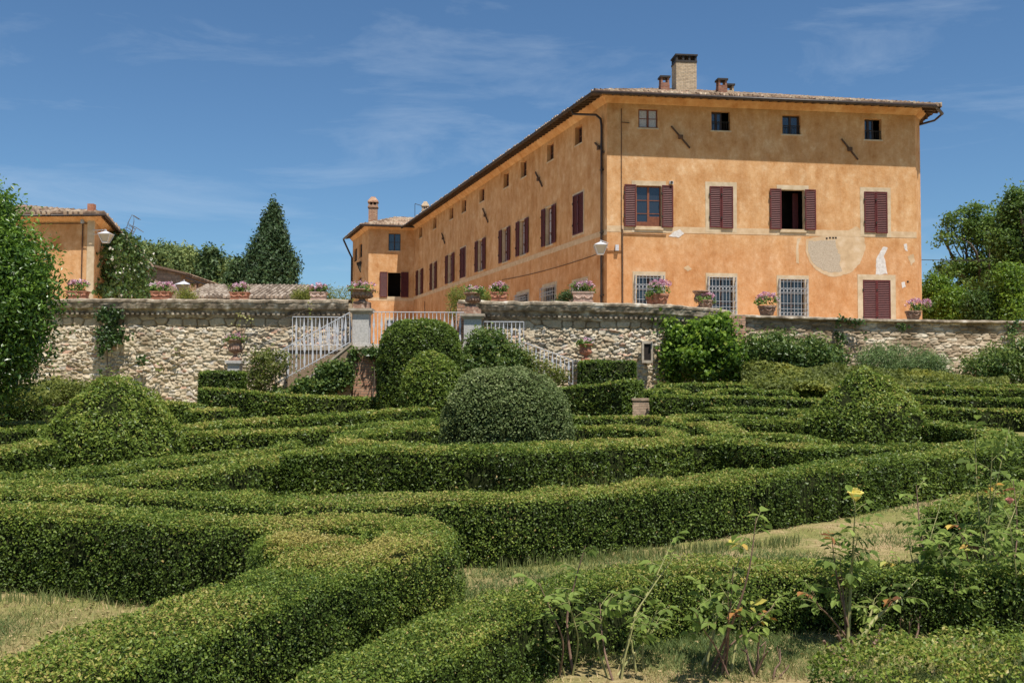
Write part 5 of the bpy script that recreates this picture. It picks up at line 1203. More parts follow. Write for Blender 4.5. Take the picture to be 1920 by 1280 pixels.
# right hand trees
Y = 62.0
tree('tall airy walnut tree with gaps of sky right of the villa', (at(1830, 720, Y)[0], Y, TERR_Z), [L_(1805, 420, Y, px(34, Y), 1.2, px(30, Y)), L_(1778, 452, Y, px(24, Y), .9, px(18, Y)), L_(1840, 440, Y, px(36, Y), 1.2, px(36, Y)), L_(1790, 500, Y, px(30, Y), 1, px(18, Y)), L_(1845, 500, Y, px(40, Y), 1.2, px(34, Y)), L_(1776, 512, Y, px(22, Y), 1, px(12, Y)), L_(1815, 540, Y, px(40, Y), 1.2, px(22, Y)), L_(1868, 410, Y, px(26, Y), 1, px(26, Y)), L_(1822, 395, Y, px(18, Y), 1, px(14, Y)), L_(1880, 470, Y, px(34, Y), 1.2, px(44, Y))], 480, 28, 0.24, 0.20, TREE, 0.22, name='walnut_tree', tonebase=0.34, seed=41, rim=(0.35, 1.0), nl=16, trunk_top=at(1838, 560, Y), flat=(1, 1, 0.55), tri=False)
Y = 58.0
tree('dense dark tree rising out of the right edge', (at(1935, 720, Y)[0], Y, TERR_Z), [L_(1925, 470, Y, px(45, Y), 1.5, px(80, Y)), L_(1905, 400, Y, px(24, Y), 1, px(36, Y)), L_(1935, 390, Y, px(45, Y), 1, px(40, Y)), L_(1898, 366, Y, px(12, Y), .6, px(16, Y)), L_(1895, 540, Y, px(35, Y), 1.2, px(50, Y)), L_(1950, 540, Y, px(50, Y), 1.2, px(60, Y)), L_(1880, 450, Y, px(20, Y), .8, px(26, Y))], 900, 40, 0.26, 0.19, TREE, 0.28, name='dense_tree', tonebase=0.24, seed=43, tri=False, rim=(0.6, 1.0))
for k, (lab, u, v, w, h, Y, mat, tb) in enumerate([
    ('bright green upright shrub against the villa corner', 1758, 558, 22, 44, 56, VINE, 0.3), ('bright green bush right of the villa corner over the wall', 1792, 572, 26, 30, 54.5, VINE, 0.36),
    ('dark rounded bush standing over the coursed wall', 1842, 574, 30, 30, 53, TREE, 0.02), ('pale green sapling right of the dark bush', 1895, 545, 22, 55, 52, VINE, 0.32), ('small leafy shoot low against the villa side wall', 1736, 570, 10, 26, 57, VINE, 0.3)]):
    c = at(u, v, Y); rw, rh = px(w, Y), px(h, Y)
    lobes = [(c[0], Y, c[2], rw, rw, rh), (c[0] - rw * .4, Y, c[2] + rh * .35, rw * .55, rw * .5, rh * .6), (c[0] + rw * .4, Y, c[2] + rh * .1, rw * .6, rw * .5, rh * .7), (c[0], Y, c[2] - rh * 0.7, rw * 1.05, rw, rh * 0.6)]
    tree(lab, (c[0], Y, TERR_Z), lobes, 150 + int(w * 4), 34, 0.22, 0.16, mat, 0.08, name='leafy_shrub', group='shrubs behind the coursed wall', tonebase=tb, seed=60 + k, cat='shrub', nl=5, rim=(0.4, 1.0), tri=False)
# plants at the foot of the walls
def plant(label, lobes, n, per, cs, leaf, mat, tb, name, seed, cat='shrub', group='shrubs at the foot of the walls', base=None, stems=4, **kw):
    L = np.array(lobes, float); c = L[:, :3].mean(0); x, y = c[0], c[1]; b = np.array([x, y, float(g(x, y))]) if base is None else np.asarray(base, float)
    r = thing(name, label, cat, b, group); mb = MB(); r_ = np.random.default_rng(seed)
    limbs(mb, b - [0, 0, 0.1], [L[r_.integers(len(L)), :3] + r_.normal(size=3) * 0.1 for _ in range(stems)], 0.035, 0, seed); mb.build('stem', BARK, r)
    ch = clump_crown(lobes, n, per, cs, leaf, tb, seed=seed, **kw); mesh_np('foliage', [(ch[0], ch[1], 0, ch[3], False)], [mat], r); return r
Y = 37.0
plant('lush bright vine pouring down the end of the curved wall', [L_(1294, 640, 37.4, px(36, Y), .5, px(22, Y)), L_(1272, 655, 37.5, px(20, Y), .35, px(40, Y)), L_(1336, 640, Y, px(34, Y), .8, px(36, Y)), L_(1326, 612, Y, px(30, Y), .4, px(12, Y)), L_(1360, 668, Y, px(26, Y), .8, px(34, Y)), L_(1378, 700, Y, px(18, Y), .6, px(18, Y)), L_(1264, 692, 37.4, px(14, Y), .35, px(26, Y)), L_(1300, 668, Y, px(40, Y), .7, px(20, Y)), L_(1330, 700, Y, px(34, Y), .5, px(18, Y)), L_(1348, 608, Y, px(16, Y), .4, px(14, Y)), L_(1250, 612, 37.6, px(10, Y), .2, px(8, Y))], 420, 42, 0.17, 0.15, VINE, 0.26, 'grape_vine', 71, 'vine', None, rim=(0.6, 1.05), tri=False, aspect=0.85, light=0.55, up=0.25)
plant('shrub with reddish tips right of the big vine', [L_(1420, 665, Y, px(34, Y), .7, px(34, Y)), L_(1455, 655, Y, px(36, Y), .7, px(28, Y)), L_(1490, 672, Y, px(24, Y), .6, px(24, Y))], 260, 34, 0.17, 0.12, IVY, 0.36, 'flowering_shrub', 72, tri=True)
plant('leafy shrub climbing the coursed wall left of the ivy strands', [L_(1530, 660, Y, px(26, Y), .5, px(28, Y)), L_(1555, 675, Y, px(30, Y), .6, px(22, Y)), L_(1515, 682, Y, px(24, Y), .6, px(18, Y))], 170, 34, 0.17, 0.12, IVY, 0.36, 'flowering_shrub', 73)
plant('rounded grey green broom bush in front of the coursed wall', [L_(1690, 688, Y, px(84, Y), .9, px(40, Y)), L_(1650, 680, Y, px(40, Y), .7, px(30, Y)), L_(1740, 692, Y, px(44, Y), .7, px(26, Y))], 420, 36, 0.15, 0.11, GREYSHRUB, 0.30, 'broom_bush', 74, aspect=0.25)
plant('tall loose shrub at the right edge below the coursed wall', [L_(1880, 680, Y, px(44, Y), .8, px(30, Y)), L_(1925, 672, Y, px(40, Y), .8, px(36, Y)), L_(1838, 690, Y, px(30, Y), .7, px(22, Y)), L_(1900, 712, Y, px(50, Y), .8, px(20, Y))], 260, 34, 0.19, 0.12, IVY, 0.42, 'loose_shrub', 75)
plant('pale bushy shrub in the bed at the left edge before the laurel', [L_(30, 745, 27, px(80, 27), .8, px(14, 27)), L_(110, 733, 29, px(48, 29), .6, px(20, 29)), L_(160, 735, 29, px(34, 29), .6, px(18, 29)), L_(-40, 745, 27, px(60, 27), .8, px(14, 27))], 420, 34, 0.11, 0.085, YSHRUB, 0.18, 'pale_shrub', 76)
plant('white flowered rose climbing at the bottom of the left stairs', [L_(492, 690, 36.0, px(22, 36), .3, px(34, 36)), L_(478, 715, 36.0, px(16, 36), .3, px(24, 36)), L_(520, 680, 36.0, px(18, 36), .3, px(22, 36))], 120, 24, 0.15, 0.10, YSHRUB, 0.12, 'climbing_rose', 77)
plant('ivy like creeper smothering the side of the left stair flight', [L_(628, 705, 36.1, px(30, 36), .10, px(22, 36)), L_(592, 724, 36.1, px(36, 36), .12, px(14, 36)), L_(640, 690, 36.1, px(10, 36), .10, px(14, 36)), L_(552, 738, 36.1, px(30, 36), .12, px(8, 36)), L_(515, 742, 36.1, px(26, 36), .12, px(7, 36))], 230, 30, 0.14, 0.12, IVY, 0.34, 'wall_creeper', 78, 'creeper', aspect=0.8, tri=False)
plant('creeper hanging over the brick pier under the landing', [L_(700, 660, 36.3, px(20, 36), .08, px(7, 36)), L_(716, 680, 36.4, px(8, 36), .10, px(22, 36)), L_(664, 664, 36.3, px(6, 36), .08, px(10, 36))], 55, 28, 0.12, 0.11, IVY, 0.32, 'wall_creeper', 79, 'creeper', aspect=0.8)
plant('bushy climbing plant over the right stair railing', [L_(905, 665, 36.0, px(34, 36), .4, px(40, 36)), L_(945, 668, 36.0, px(34, 36), .4, px(26, 36)), L_(915, 635, 36.1, px(26, 36), .3, px(20, 36)), L_(880, 690, 35.8, px(22, 36), .4, px(26, 36)), L_(975, 685, 36.0, px(20, 36), .3, px(20, 36))], 400, 34, 0.15, 0.11, IVY, 0.36, 'climbing_shrub', 80)
plant('pale flowering plant along the right stair flight', [L_(1010, 695, 36.05, px(26, 36), .2, px(18, 36)), L_(1040, 708, 36.05, px(22, 36), .2, px(14, 36)), L_(985, 672, 36.05, px(16, 36), .2, px(12, 36))], 100, 22, 0.14, 0.09, YSHRUB, 0.2, 'climbing_rose', 81)
for k, (lab, u, v, w, h, Y) in enumerate([('yellow green bush behind the stair end of the left wall', 628, 552, 34, 16, 40.5), ('yellow green bush left of the terracotta trough near the stairs', 572, 552, 18, 12, 40.5), ('wispy yellow bush behind the right stair urn', 868, 556, 26, 20, 40.5), ('low yellow tuft between the right urn and the red trough', 905, 557, 14, 10, 40.2), ('small yellow bush at the far end of the ivy wall', 352, 556, 14, 12, 42)]):
    plant(lab, [L_(u, v, Y, px(w, Y), .5, px(h, Y)), L_(u - w * 0.5, v + h * 0.3, Y, px(w * .6, Y), .4, px(h * .8, Y)), L_(u, v + 25, Y, px(w, Y), .5, px(h * 1.3, Y))], 120, 26, 0.13, 0.085, YSHRUB, 0.3, 'yellow_bush', 90 + k, 'bush', 'yellow bushes along the terrace wall', base=(at(u, v, Y)[0], Y, TERR_Z), aspect=0.35)
# low yellow-green ground cover along the right wall
def cover():
    r_ = np.random.default_rng(8); n = 26000; u = r_.uniform(1392, 1890, n); Yy = r_.uniform(33.6, 36.4, n); top = 686 + 16 * np.clip((u - 1600) / 260, 0, 1); base = np.array([at(a, 720, b) for a, b in zip(u[:1], Yy[:1])])
    d0 = np.array([ray(a, 720) for a in u]); X = d0[:, 0] * Yy; dt = np.array([ray(a, b)[2] for a, b in zip(u, top)]); zt = EYE[2] + dt * 36.0; gz = g(X, Yy)
    hh = (zt - gz) * (0.55 + 0.45 * np.clip((Yy - 33.6) / 2.2, 0, 1)); P0 = np.c_[X, Yy, gz]; nz_ = fbm(P0 * 1.1); z = gz + hh * (0.72 + 0.5 * nz_) * r_.uniform(0.5, 1.0, n) ** 0.35
    P = np.c_[X, Yy, z]; N = np.repeat(np.array([[0, -0.4, 0.9]]), n, 0); tone = 0.25 + 0.35 * r_.random(n) + (fbm(P * 0.9 + 5) - 0.5) * 0.9
    o = mesh_np('ground_cover', [(*leaves(P, N, 0.13, np.clip(tone, 0, 0.95), 0.5, 0.6, True)[:2], 0, {'tone': np.repeat(np.clip(tone, 0, .95), 3)}, False)], [YSHRUB], None, (X.mean(), 35, 1.0))
    tag(o, 'yellow green ground cover carpeting the bed below the coursed wall', 'ground cover', kind='stuff')
cover()
def creeper(label, blobs, Y, out, leaf, mat, tb, dens, seed, base_uv, facade=None):
    """leaves held close to a wall; blobs are (u, v, ru, rv) patches surveyed on the wall face"""
    r_ = np.random.default_rng(seed); Ps = []
    for (u, v, ru, rv) in blobs:
        n = int(dens * px(ru, Y) * px(rv, Y)); a = r_.random(n) * 6.28; q = np.sqrt(r_.random(n)) * (0.7 + 0.6 * r_.random(n)); uu = u + ru * q * np.cos(a); vv = v + rv * q * np.sin(a)
        for a_, b_ in zip(uu, vv):
            p = facade.pix(a_, b_) if facade is not None else None
            Ps.append(facade.p(p[0], p[1], out * r_.random()) if facade is not None else at(a_, b_, Y - out * r_.random()))
    P = np.array(Ps); keep = fbm(P * 2.0 + seed) > 0.40; P = P[keep]; n = len(P); nn = np.array([0, -0.7, 0.5]) if facade is None else facade.n * 0.7 + np.array([0, 0, 0.5])
    tone = tb + 0.3 * r_.random(n) + (fbm(P * 1.5) - 0.5) * 0.6; c = P.mean(0); b = at(*base_uv)
    r = thing('wall_ivy', label, 'ivy', b, 'ivy on the walls')
    ch = leaves(P, np.repeat(nn[None], n, 0), leaf, np.clip(tone, 0.02, 0.9), 0.45, 0.85); mesh_np('foliage', [(ch[0], ch[1], 0, ch[3], False)], [mat], r)
    mb = MB()
    for (u, v, ru, rv) in blobs:
        t = facade.p(*facade.pix(u, v), 0.03) if facade is not None else at(u, v, Y - 0.03)
        mb.tube([b, (b + t) / 2 + r_.normal(size=3) * [0.15, 0, 0.1], t], [0.016, 0.011, 0.005], 5)
    mb.build('stem', BARK, r)
creeper('dark ivy patch hanging on the left part of the rubble wall', [(203, 590, 26, 16), (205, 625, 26, 26), (200, 655, 20, 20), (235, 640, 14, 22), (195, 690, 12, 12), (265, 675, 10, 8)], 37.72, 0.22, 0.13, IVY, 0.12, 1500, 5, (200, 720, 37.75))
creeper('ivy strands trailing down the middle of the coursed wall', [(1580, 612, 12, 22), (1572, 640, 14, 22), (1600, 605, 20, 8), (1625, 622, 12, 14), (1690, 612, 14, 8)], 40.4, 0.2, 0.13, IVY, 0.2, 1100, 6, (1575, 690, 40.3))
creeper('thin ivy fringe on the coursed wall near the right edge', [(1900, 612, 14, 14), (1898, 630, 8, 16), (1912, 650, 8, 12)], 41.9, 0.2, 0.12, IVY, 0.2, 900, 7, (1905, 690, 41.8))
creeper('dry brown tendrils hanging from the cornice of the left wall', [(452, 585, 14, 10), (446, 605, 10, 10), (470, 598, 12, 8), (582, 578, 8, 10), (580, 596, 5, 10)], 37.7, 0.15, 0.09, IVY, 0.80, 300, 8, (450, 640, 37.72))
creeper('sparse weeds rooted in the joints of the rubble wall', [(265, 675, 12, 10), (330, 660, 8, 6), (300, 690, 10, 8), (200, 685, 10, 10), (190, 715, 12, 10)], 37.75, 0.12, 0.09, YSHRUB, 0.2, 500, 9, (260, 730, 37.78))
# ------------------------------------------------------------------ farm buildings on the left
def farmhouse():
    A = at(-120, 480, 45.5)[:2]; B = at(175, 480, 45.0)[:2]; dv = nrm(np.array([-0.255, 1.0])); Cc = B + dv * 22; Dd = Cc + np.array([-14, 0.0])
    r = thing('farmhouse', 'ochre farmhouse with a rough tiled roof above the left terrace wall', 'house', (B[0], B[1], TERR_Z)); ze = at(175, 402, 45.0)[2]
    ST2 = M_stucco('pale_ochre_stucco', 0.3); F1 = Facade(A, B); F2 = Facade(B, Cc); F3 = Facade(Cc, Dd); F4 = Facade(Dd, A)
    mb = MB()
    for F in (F1, F2, F3, F4): wall_panel(mb, F, TERR_Z - 0.5, ze, ze, [])
    mb.build('wall', [ST2], r)
    cb = MB(); cb.box(F1.p(F1.L - 0.12, (ze + TERR_Z) / 2, 0.02), (0.16, 0.04, (ze - TERR_Z) / 2), F1.d, F1.n); cb.build('corner_pilaster', PLAS, r)
    roof_surfaces([A, B, Cc, Dd], [ze] * 4, 0.55, 14, [5.0, 5.0, 0.5], r, 0.06, period=0.25)
    eaves([A, B, Cc], [ze] * 3, 0.5, r, ST2, gut_r=0.055, zdrop=0.10)
    db = MB(); a = F1.pix(156, 420); db.tube([F1.p(a[0], a[1] + 0.1, 0.04), F1.p(a[0], TERR_Z, 0.04)], 0.03, 6); db.build('cable_conduit', RUST, r)
    jb = MB(); jb.box(F1.p(a[0], a[1] + 0.1, 0.06), (0.07, 0.06, 0.09), F1.d, F1.n); jb.build('junction_box', GREYIRON, r)
    pb = MB(); a0 = F1.pix(60, 402); a1 = F1.pix(176, 404); pb.tube([F1.p(a0[0], a0[1], 0.10), F1.p(a1[0], a0[1], 0.10)], 0.05, 6); pb.build('gutter_pipe', GREYIRON, r)
    kb = MB(); a0 = F1.pix(62, 420); a1 = F1.pix(172, 424); kb.tube([F1.p(a0[0], a0[1], 0.03), F1.p(a1[0], a0[1], 0.03)], 0.018, 5); kb.build('wall_cable', RUST, r)
    # terracotta block on the roof corner
    tb = MB(); c = at(172, 385, 45.0); tb.box(c + [0, 0, -0.15], (0.14, 0.14, 0.2)); tb.build('roof_vent', TERRA, r)
    lantern('wall_lantern', 'large white lantern on the corner of the farmhouse', at(199, 433, 44.6), 0.55, F1.p(F1.L - 0.02, at(178, 432, 45)[2], 0.05), grp='wall lanterns')
    creeper('dense ivy with white blossom covering the side wall of the farmhouse', [(205, 500, 22, 55), (235, 510, 26, 48), (255, 520, 18, 34), (225, 470, 22, 30), (205, 455, 10, 22), (215, 545, 40, 18), (250, 545, 20, 18)], 50.0, 0.75, 0.19, IVY, 0.24, 3600, 15, (212, 575, 47.0), F2)
    # blossoms of the climbing rose
    r_ = np.random.default_rng(17); n = 30; P = []
    for k in range(n):
        u_ = r_.choice([r_.normal(198, 12), r_.normal(258, 8)]); v_ = r_.uniform(462, 555); p = F2.pix(np.clip(u_, 182, 268), v_); P.append(F2.p(p[0], p[1], 0.6 + 0.1 * r_.random()))
    P = np.array(P); P = np.repeat(P, 7, 0) + r_.normal(size=(n * 7, 3)) * 0.05
    q = thing('climbing_rose', 'white climbing rose blossoms scattered over the farmhouse ivy', 'climbing rose', at(205, 570, 46.0)); ch = leaves(P, np.repeat(np.array([[0.6, -0.6, 0.4]]), len(P), 0), 0.11, r_.random(len(P)), 0.5, 0.9); mesh_np('blossoms', [(ch[0], ch[1], 0, ch[3], False)], [WHITEP], q)
    # wispy shoots above the roof line
    sb = MB(); 
    for k in range(9):
        u0 = 232 + r_.uniform(-6, 14); v0 = 452 + r_.uniform(-8, 12); u1 = u0 + r_.uniform(-14, 22); v1 = v0 - r_.uniform(16, 46); b_ = at(u0, v0, 56); t_ = at(u1, v1, 56); sb.tube([b_, (b_ + t_) / 2 + np.array([r_.normal() * 0.25, 0, 0.3]), t_, t_ + np.array([0.4, 0, -0.25])], 0.018, 4)
    sb.build('shoot', BARK, q)
farmhouse()
def gable_barn():
    Y = 70.0; r = thing('stone_barn', 'small stone barn with a tiled gable roof behind the ivy wall', 'barn', (at(305, 540, Y)[0], Y, TERR_Z)); mb = MB()
    x0, x1 = at(258, 540, Y)[0], at(338, 540, Y)[0]; zL = at(270, 493, Y)[2]; zR = at(340, 512, Y)[2]; V = [(x0, Y, TERR_Z), (x1, Y, TERR_Z), (x1, Y, zR), (x0, Y, zL), (x0, Y + 9, TERR_Z), (x1, Y + 9, TERR_Z), (x1, Y + 9, zR), (x0, Y + 9, zL)]
    mb.add(V, [(0, 1, 2, 3), (5, 4, 7, 6), (1, 5, 6, 2), (4, 0, 3, 7)]); mb.build('wall', M_brick('barn_stone', (0.33, 0.25, 0.17), (0.43, 0.34, 0.24), (0.25, 0.2, 0.14), bw=0.6, rh=0.28), r)
    d = nrm(np.array([x1 - x0, 0, zR - zL])); up = np.cross(np.array([0, 1.0, 0]), d); n = 0; tl = []; 
    L = np.hypot(x1 - x0, zR - zL) + 0.7; rows = 34; xs = np.linspace(-0.2, L - 0.2, 14); ys = np.arange(-0.35, 9.2, 0.03); XX, YY = np.meshgrid(xs, ys); ph = (YY / 0.26) % 1; cov = np.where(np.abs(ph - .5) < .34, np.sqrt(np.maximum(0, 1 - ((ph - .5) / .34) ** 2)) * 0.08, 0)
    P = np.array([x0, Y, zL])[None] + XX.reshape(-1, 1) * d[None] + np.c_[np.zeros(XX.size), YY.ravel(), np.zeros(XX.size)] + np.abs(up)[None] * (cov.ravel() + 0.06)[:, None]; nx = len(xs); ny = len(ys); I = (np.arange(ny - 1)[:, None] * nx + np.arange(nx - 1)[None]).ravel()
    tone = _PERM[(np.floor(YY / 0.26).astype(int) * 7) & 31, (np.floor(XX / 0.5).astype(int)) & 31, 4].ravel()
    ch = (P, np.stack([I, I + 1, I + nx + 1, I + nx], 1), 0, {'tone': tone, 'mort': np.zeros(len(P)), 'dirt_shade': np.zeros(len(P))}); P2 = P - np.array([0, 0, 0.14]); ch2 = (P2, np.stack([I, I + 1, I + nx + 1, I + nx], 1)[:, ::-1], 0, {'tone': tone * 0.3, 'mort': np.zeros(len(P)), 'dirt_shade': np.zeros(len(P))})
    e = np.arange(nx - 1); ch3 = (np.concatenate([P[:nx], P2[:nx]]), np.stack([e, e + nx, e + nx + 1, e + 1], 1), 0, None); mesh_np('roof', [ch, ch2, ch3], [TILE], r)
    fb = MB(); fb.bar((x1 + 0.45, Y - 0.3, zR - 0.35), (x1 + 0.45, Y + 9, zR - 0.35), 0.1, 0.1); fb.build('gutter', GUT, r)
    lantern('wall_lantern', 'small cream lantern on the stone barn corner', at(345.5, 527, 68.5), 1.0, np.array([x1, Y, at(338, 529, Y)[2]]), grp='wall lanterns')
    # long low roof
    Y2 = 62.0; a = at(344, 545, Y2); b = at(560, 545, Y2); zt = at(450, 541, 66)[2]; ze = at(450, 558, Y2)[2]
    q = thing('long_shed', 'long low shed whose tiled roof shows above the left terrace wall', 'shed', (a[0], Y2, TERR_Z)); wb = MB(); wb.box(((a[0] + b[0]) / 2, Y2 + 4.5, (TERR_Z + ze - 0.1) / 2), ((b[0] - a[0]) / 2 - 0.2, 4.2, (ze - 0.1 - TERR_Z) / 2)); wb.build('wall', [M_noise('shed_plaster', [(0.3, (0.42, 0.30, 0.19)), (0.7, (0.56, 0.43, 0.29))], 4)], q)
    roof_surfaces([(a[0], Y2 + 0.3), (b[0], Y2 + 0.3)], [ze] * 2, 0.35, 15, 4.6, q, 0.0, period=0.27, mat=TILEG)
    roof_surfaces([(b[0], Y2 + 8.8), (a[0], Y2 + 8.8)], [ze] * 2, 0.35, 15, 4.6, q, 0.0, period=0.27, mat=TILEG)
    chimney(q, (at(364, 535, 65)[0], 65.0), 0.45, 0.45, ze + 0.6, at(364, 529, 65)[2], REDBRICK, 'pot')
    # low wing behind the ivy and the corner of another roof
gable_barn()

# ------------------------------------------------------------------ flower pots
def blossoms(r, c, w, d, h, seed, white=False, n=26, green=26, sp=1.0, pink=None):
    """geranium: leaf mound and flower heads on top"""
    r_ = np.random.default_rng(seed); c = np.asarray(c, float)
    Pg = []; 
    for k in range(green):
        q = c + np.array([r_.uniform(-1, 1) * w, r_.uniform(-1, 1) * d, r_.uniform(0.0, 0.75) * h]); Pg.append(q + r_.normal(size=(16, 3)) * 0.055)
    Pg = np.concatenate(Pg); ch = leaves(Pg, nrm(Pg - c + [0, -0.1, 0.25]), 0.075, 0.25 + 0.5 * r_.random(len(Pg)), 0.5, 0.9); mesh_np('foliage', [(ch[0], ch[1], 0, ch[3], False)], [TREE], r)
    Pp = []; Tn = []
    for k in range(n):
        a = r_.random() * 6.28; q = math.sqrt(r_.random()) * 1.1; z = h * (0.55 + 0.55 * math.sqrt(max(0, 1.15 - q * q)) * r_.uniform(0.55, 1.05)); cc = c + np.array([w * q * math.cos(a) * sp, d * q * math.sin(a), z]); Pp.append(cc + r_.normal(size=(13, 3)) * 0.032); Tn.append(np.clip(0.5 + 0.5 * r_.normal() * 0.6 + 0.25 * r_.normal(size=13), 0, 1))
    Pp = np.concatenate(Pp); ch = leaves(Pp, nrm(r_.normal(size=(len(Pp), 3)) + [0, -0.5, 0.7]), 0.055, np.concatenate(Tn), 0.4, 0.9); mesh_np('blossom', [(ch[0], ch[1], 0, ch[3], False)], [pink or PINK], r)
def trough(label, u, vb, Y, wpx, hpx, mat, seed, fl_h=0.32, base=None, depth=0.42, n=26, flw=1.0):
    c = wall_spot(u); w = px(wpx, Y) / 2; h = px(hpx, Y); r = thing('flower_trough', label, 'flower pot', c, 'flower pots along the terrace wall'); d = depth / 2; mb = MB()
    def fr(z0, z1, a0, b0, a1, b1):
        V = [c + np.array([sx * a0, sy * b0, z0]) for sx, sy in ((-1, -1), (1, -1), (1, 1), (-1, 1))] + [c + np.array([sx * a1, sy * b1, z1]) for sx, sy in ((-1, -1), (1, -1), (1, 1), (-1, 1))]; mb.add(V, [(3, 2, 1, 0), (0, 1, 5, 4), (1, 2, 6, 5), (2, 3, 7, 6), (3, 0, 4, 7), (4, 5, 6, 7)])
    fr(0, 0.06, w * .9, d * .9, w * .92, d * .92); fr(0.06, h * 0.82, w * .80, d * .8, w * .90, d * .9); fr(h * 0.8, h * 0.86, w * .94, d * .94, w * .98, d * .98); fr(h * 0.86, h, w * 1.0, d, w * 1.02, d * 1.02)
    # festoon relief on the front
    for s in (-0.42, 0.42):
        P = [c + np.array([w * (s + 0.36 * q), -d * (0.83 + 0.08 * 0.5) - 0.012, h * (0.66 - 0.28 * (1 - q * q))]) for q in np.linspace(-1, 1, 9)]; mb.tube(P, 0.022, 5)
    for s in (-0.82, 0.0, 0.82): mb.box(c + np.array([w * s * 0.98, -d * 0.87, h * 0.6]), (0.035, 0.03, 0.05))
    p = mb.build('pot', mat, r); sb = MB(); sb.box(c + np.array([0, 0, h + 0.004]), (w * 0.9, d * 0.88, 0.006)); sb.build('soil', SOIL, r)
    blossoms(r, c + np.array([0, 0, h - 0.02]), w * 0.95 * flw, d * 0.9, fl_h, seed, n=n); return r
def urn(label, u, vt, vb, Y, rpx, mat, seed, flowers=True, base_pt=None, fl_h=0.3, name='garden_urn', grp='stone urns with flowers', n=20, wd=1.0, bare=False):
    """classical urn: square plinth, stem, bowl with gadroons and a flared lip"""
    c = at(u, vb, Y) if base_pt is None else np.asarray(base_pt, float); H = at(u, vt, Y)[2] - c[2]; R0 = px(rpx, Y); r = thing(name, label, 'urn', c, grp); mb = MB()
    mb.box(c + np.array([0, 0, 0.05 * H]), (R0 * .58, R0 * .58, 0.05 * H))
    mb.lathe(c, [(R0 * .52, .10 * H), (R0 * .50, .13 * H), (R0 * .30, .19 * H), (R0 * .22, .27 * H), (R0 * .24, .33 * H), (R0 * .34, .37 * H), (R0 * .62, .45 * H), (R0 * .74, .56 * H), (R0 * .76, .66 * H), (R0 * .72, .76 * H), (R0 * .76, .84 * H), (R0 * .92, .90 * H), (R0 * 1.02, .95 * H), (R0 * 1.0, H), (R0 * .84, H), (R0 * .78, .9 * H)], 24)
    for k in range(16):
        a = 2 * math.pi * k / 16; mb.tube([c + np.array([math.cos(a) * R0 * q, math.sin(a) * R0 * q, z * H]) for q, z in ((.40, .385), (.63, .455), (.755, .55), (.77, .62))], [0.012, 0.035, 0.04, 0.014], 5)
    mb.build('urn_bowl', mat, r); sb = MB(); sb.lathe(c, [(R0 * .8, .93 * H), (R0 * .8, .94 * H)], 16); sb.build('soil', SOIL, r)
    if flowers: blossoms(r, c + np.array([0, 0, .93 * H]), R0 * 1.0 * wd, R0 * 0.9, fl_h, seed, n=n)
    return r
def round_pot(label, u, vb, Y, wpx, hpx, mat, seed, fl_h=0.4, n=30, wd=1.15, dx=0.0, back=0.22):
    c = wall_spot(u, back); R0 = px(wpx, Y) / 2; h = px(hpx, Y); r = thing('flower_pot', label, 'flower pot', c, 'flower pots along the terrace wall'); mb = MB()
    mb.lathe(c, [(R0 * .70, 0), (R0 * .72, .05 * h), (R0 * .92, .72 * h), (R0 * .93, .78 * h), (R0 * 1.0, .80 * h), (R0 * 1.02, .97 * h), (R0 * .98, h), (R0 * .86, h), (R0 * .84, .85 * h)], 22)
    for k in range(3): 
        a = -2.4 + k * 0.85; mb.tube([c + np.array([math.cos(a + q * 0.36) * R0 * .90, math.sin(a + q * .36) * R0 * .90, h * (0.62 - 0.22 * (1 - q * q))]) for q in np.linspace(-1, 1, 7)], 0.02, 5)
    mb.build('pot', mat, r); sb = MB(); sb.lathe(c, [(R0 * .85, .88 * h), (R0 * .85, .89 * h)], 16); sb.build('soil', SOIL, r)
    blossoms(r, c + np.array([dx, 0, .88 * h]), R0 * wd, R0, fl_h, seed, n=n); return r
YP = 38.25
trough('red trough of pink geraniums beside the laurel on the left wall', 140, 557, YP, 40, 15, TERRA, 1, 0.42)
trough('wide weathered trough of pale pink geraniums under the farmhouse ivy', 298, 556, YP, 38, 15, TERRA, 2, 0.34, flw=1.35)
trough('red trough of geraniums before the long tiled shed roof', 445, 556, YP, 36, 14, TERRA, 3, 0.34)
trough('terracotta trough of pink geraniums between the yellow bushes', 594, 559, YP, 32, 15, PINKTERRA, 4, 0.30)
trough('bright red trough with festoons right of the right stair urn', 933, 562, 37.9, 34, 17, TERRA, 5, 0.34)
trough('pale festooned trough with geraniums below the corner lantern', 1094, 565, 37.8, 42, 20, PINKTERRA, 6, 0.38, n=30)
round_pot('terracotta pot of pink geraniums before the left barred window', 1243, 568, 38.1, 34, 20, TERRA, 7, 0.55, n=44)
round_pot('small terracotta pot of geraniums before the middle barred window', 1332, 577, 39.0, 28, 16, TERRAOLD, 8, 0.30, n=22)
round_pot('pot of pink geraniums left of the right barred window', 1442, 589, 40.3, 34, 17, TERRAOLD, 9, 0.52, n=44)
round_pot('pot of salmon geraniums at the villa corner on the coursed wall', 1718, 599, 41.6, 30, 15, TERRAOLD, 10, 0.50, n=44, wd=1.5, dx=0.25)
round_pot('narrow red pot tucked left of the geraniums before the left barred window', 1230, 568, 38.4, 22, 16, TERRA, 27, 0.12, n=5, wd=0.7, back=0.40)
urn('broad weathered urn of geraniums on the left stair pillar', 677, 543, 578, 36.9, 26, TERRAOLD, 11, base_pt=TPL + [0, 0, 0.2], wd=1.0)
urn('slender urn of geraniums on the right stair pillar', 888, 549, 585, 36.9, 18, TERRAOLD, 12, base_pt=TPR + [0, 0, 0.2], fl_h=0.26)
urn('terracotta urn standing on the pedestal against the left rubble wall', 441, 636, 676, 37.2, 16, TERRAOLD, 13, fl_h=0.22, n=12)
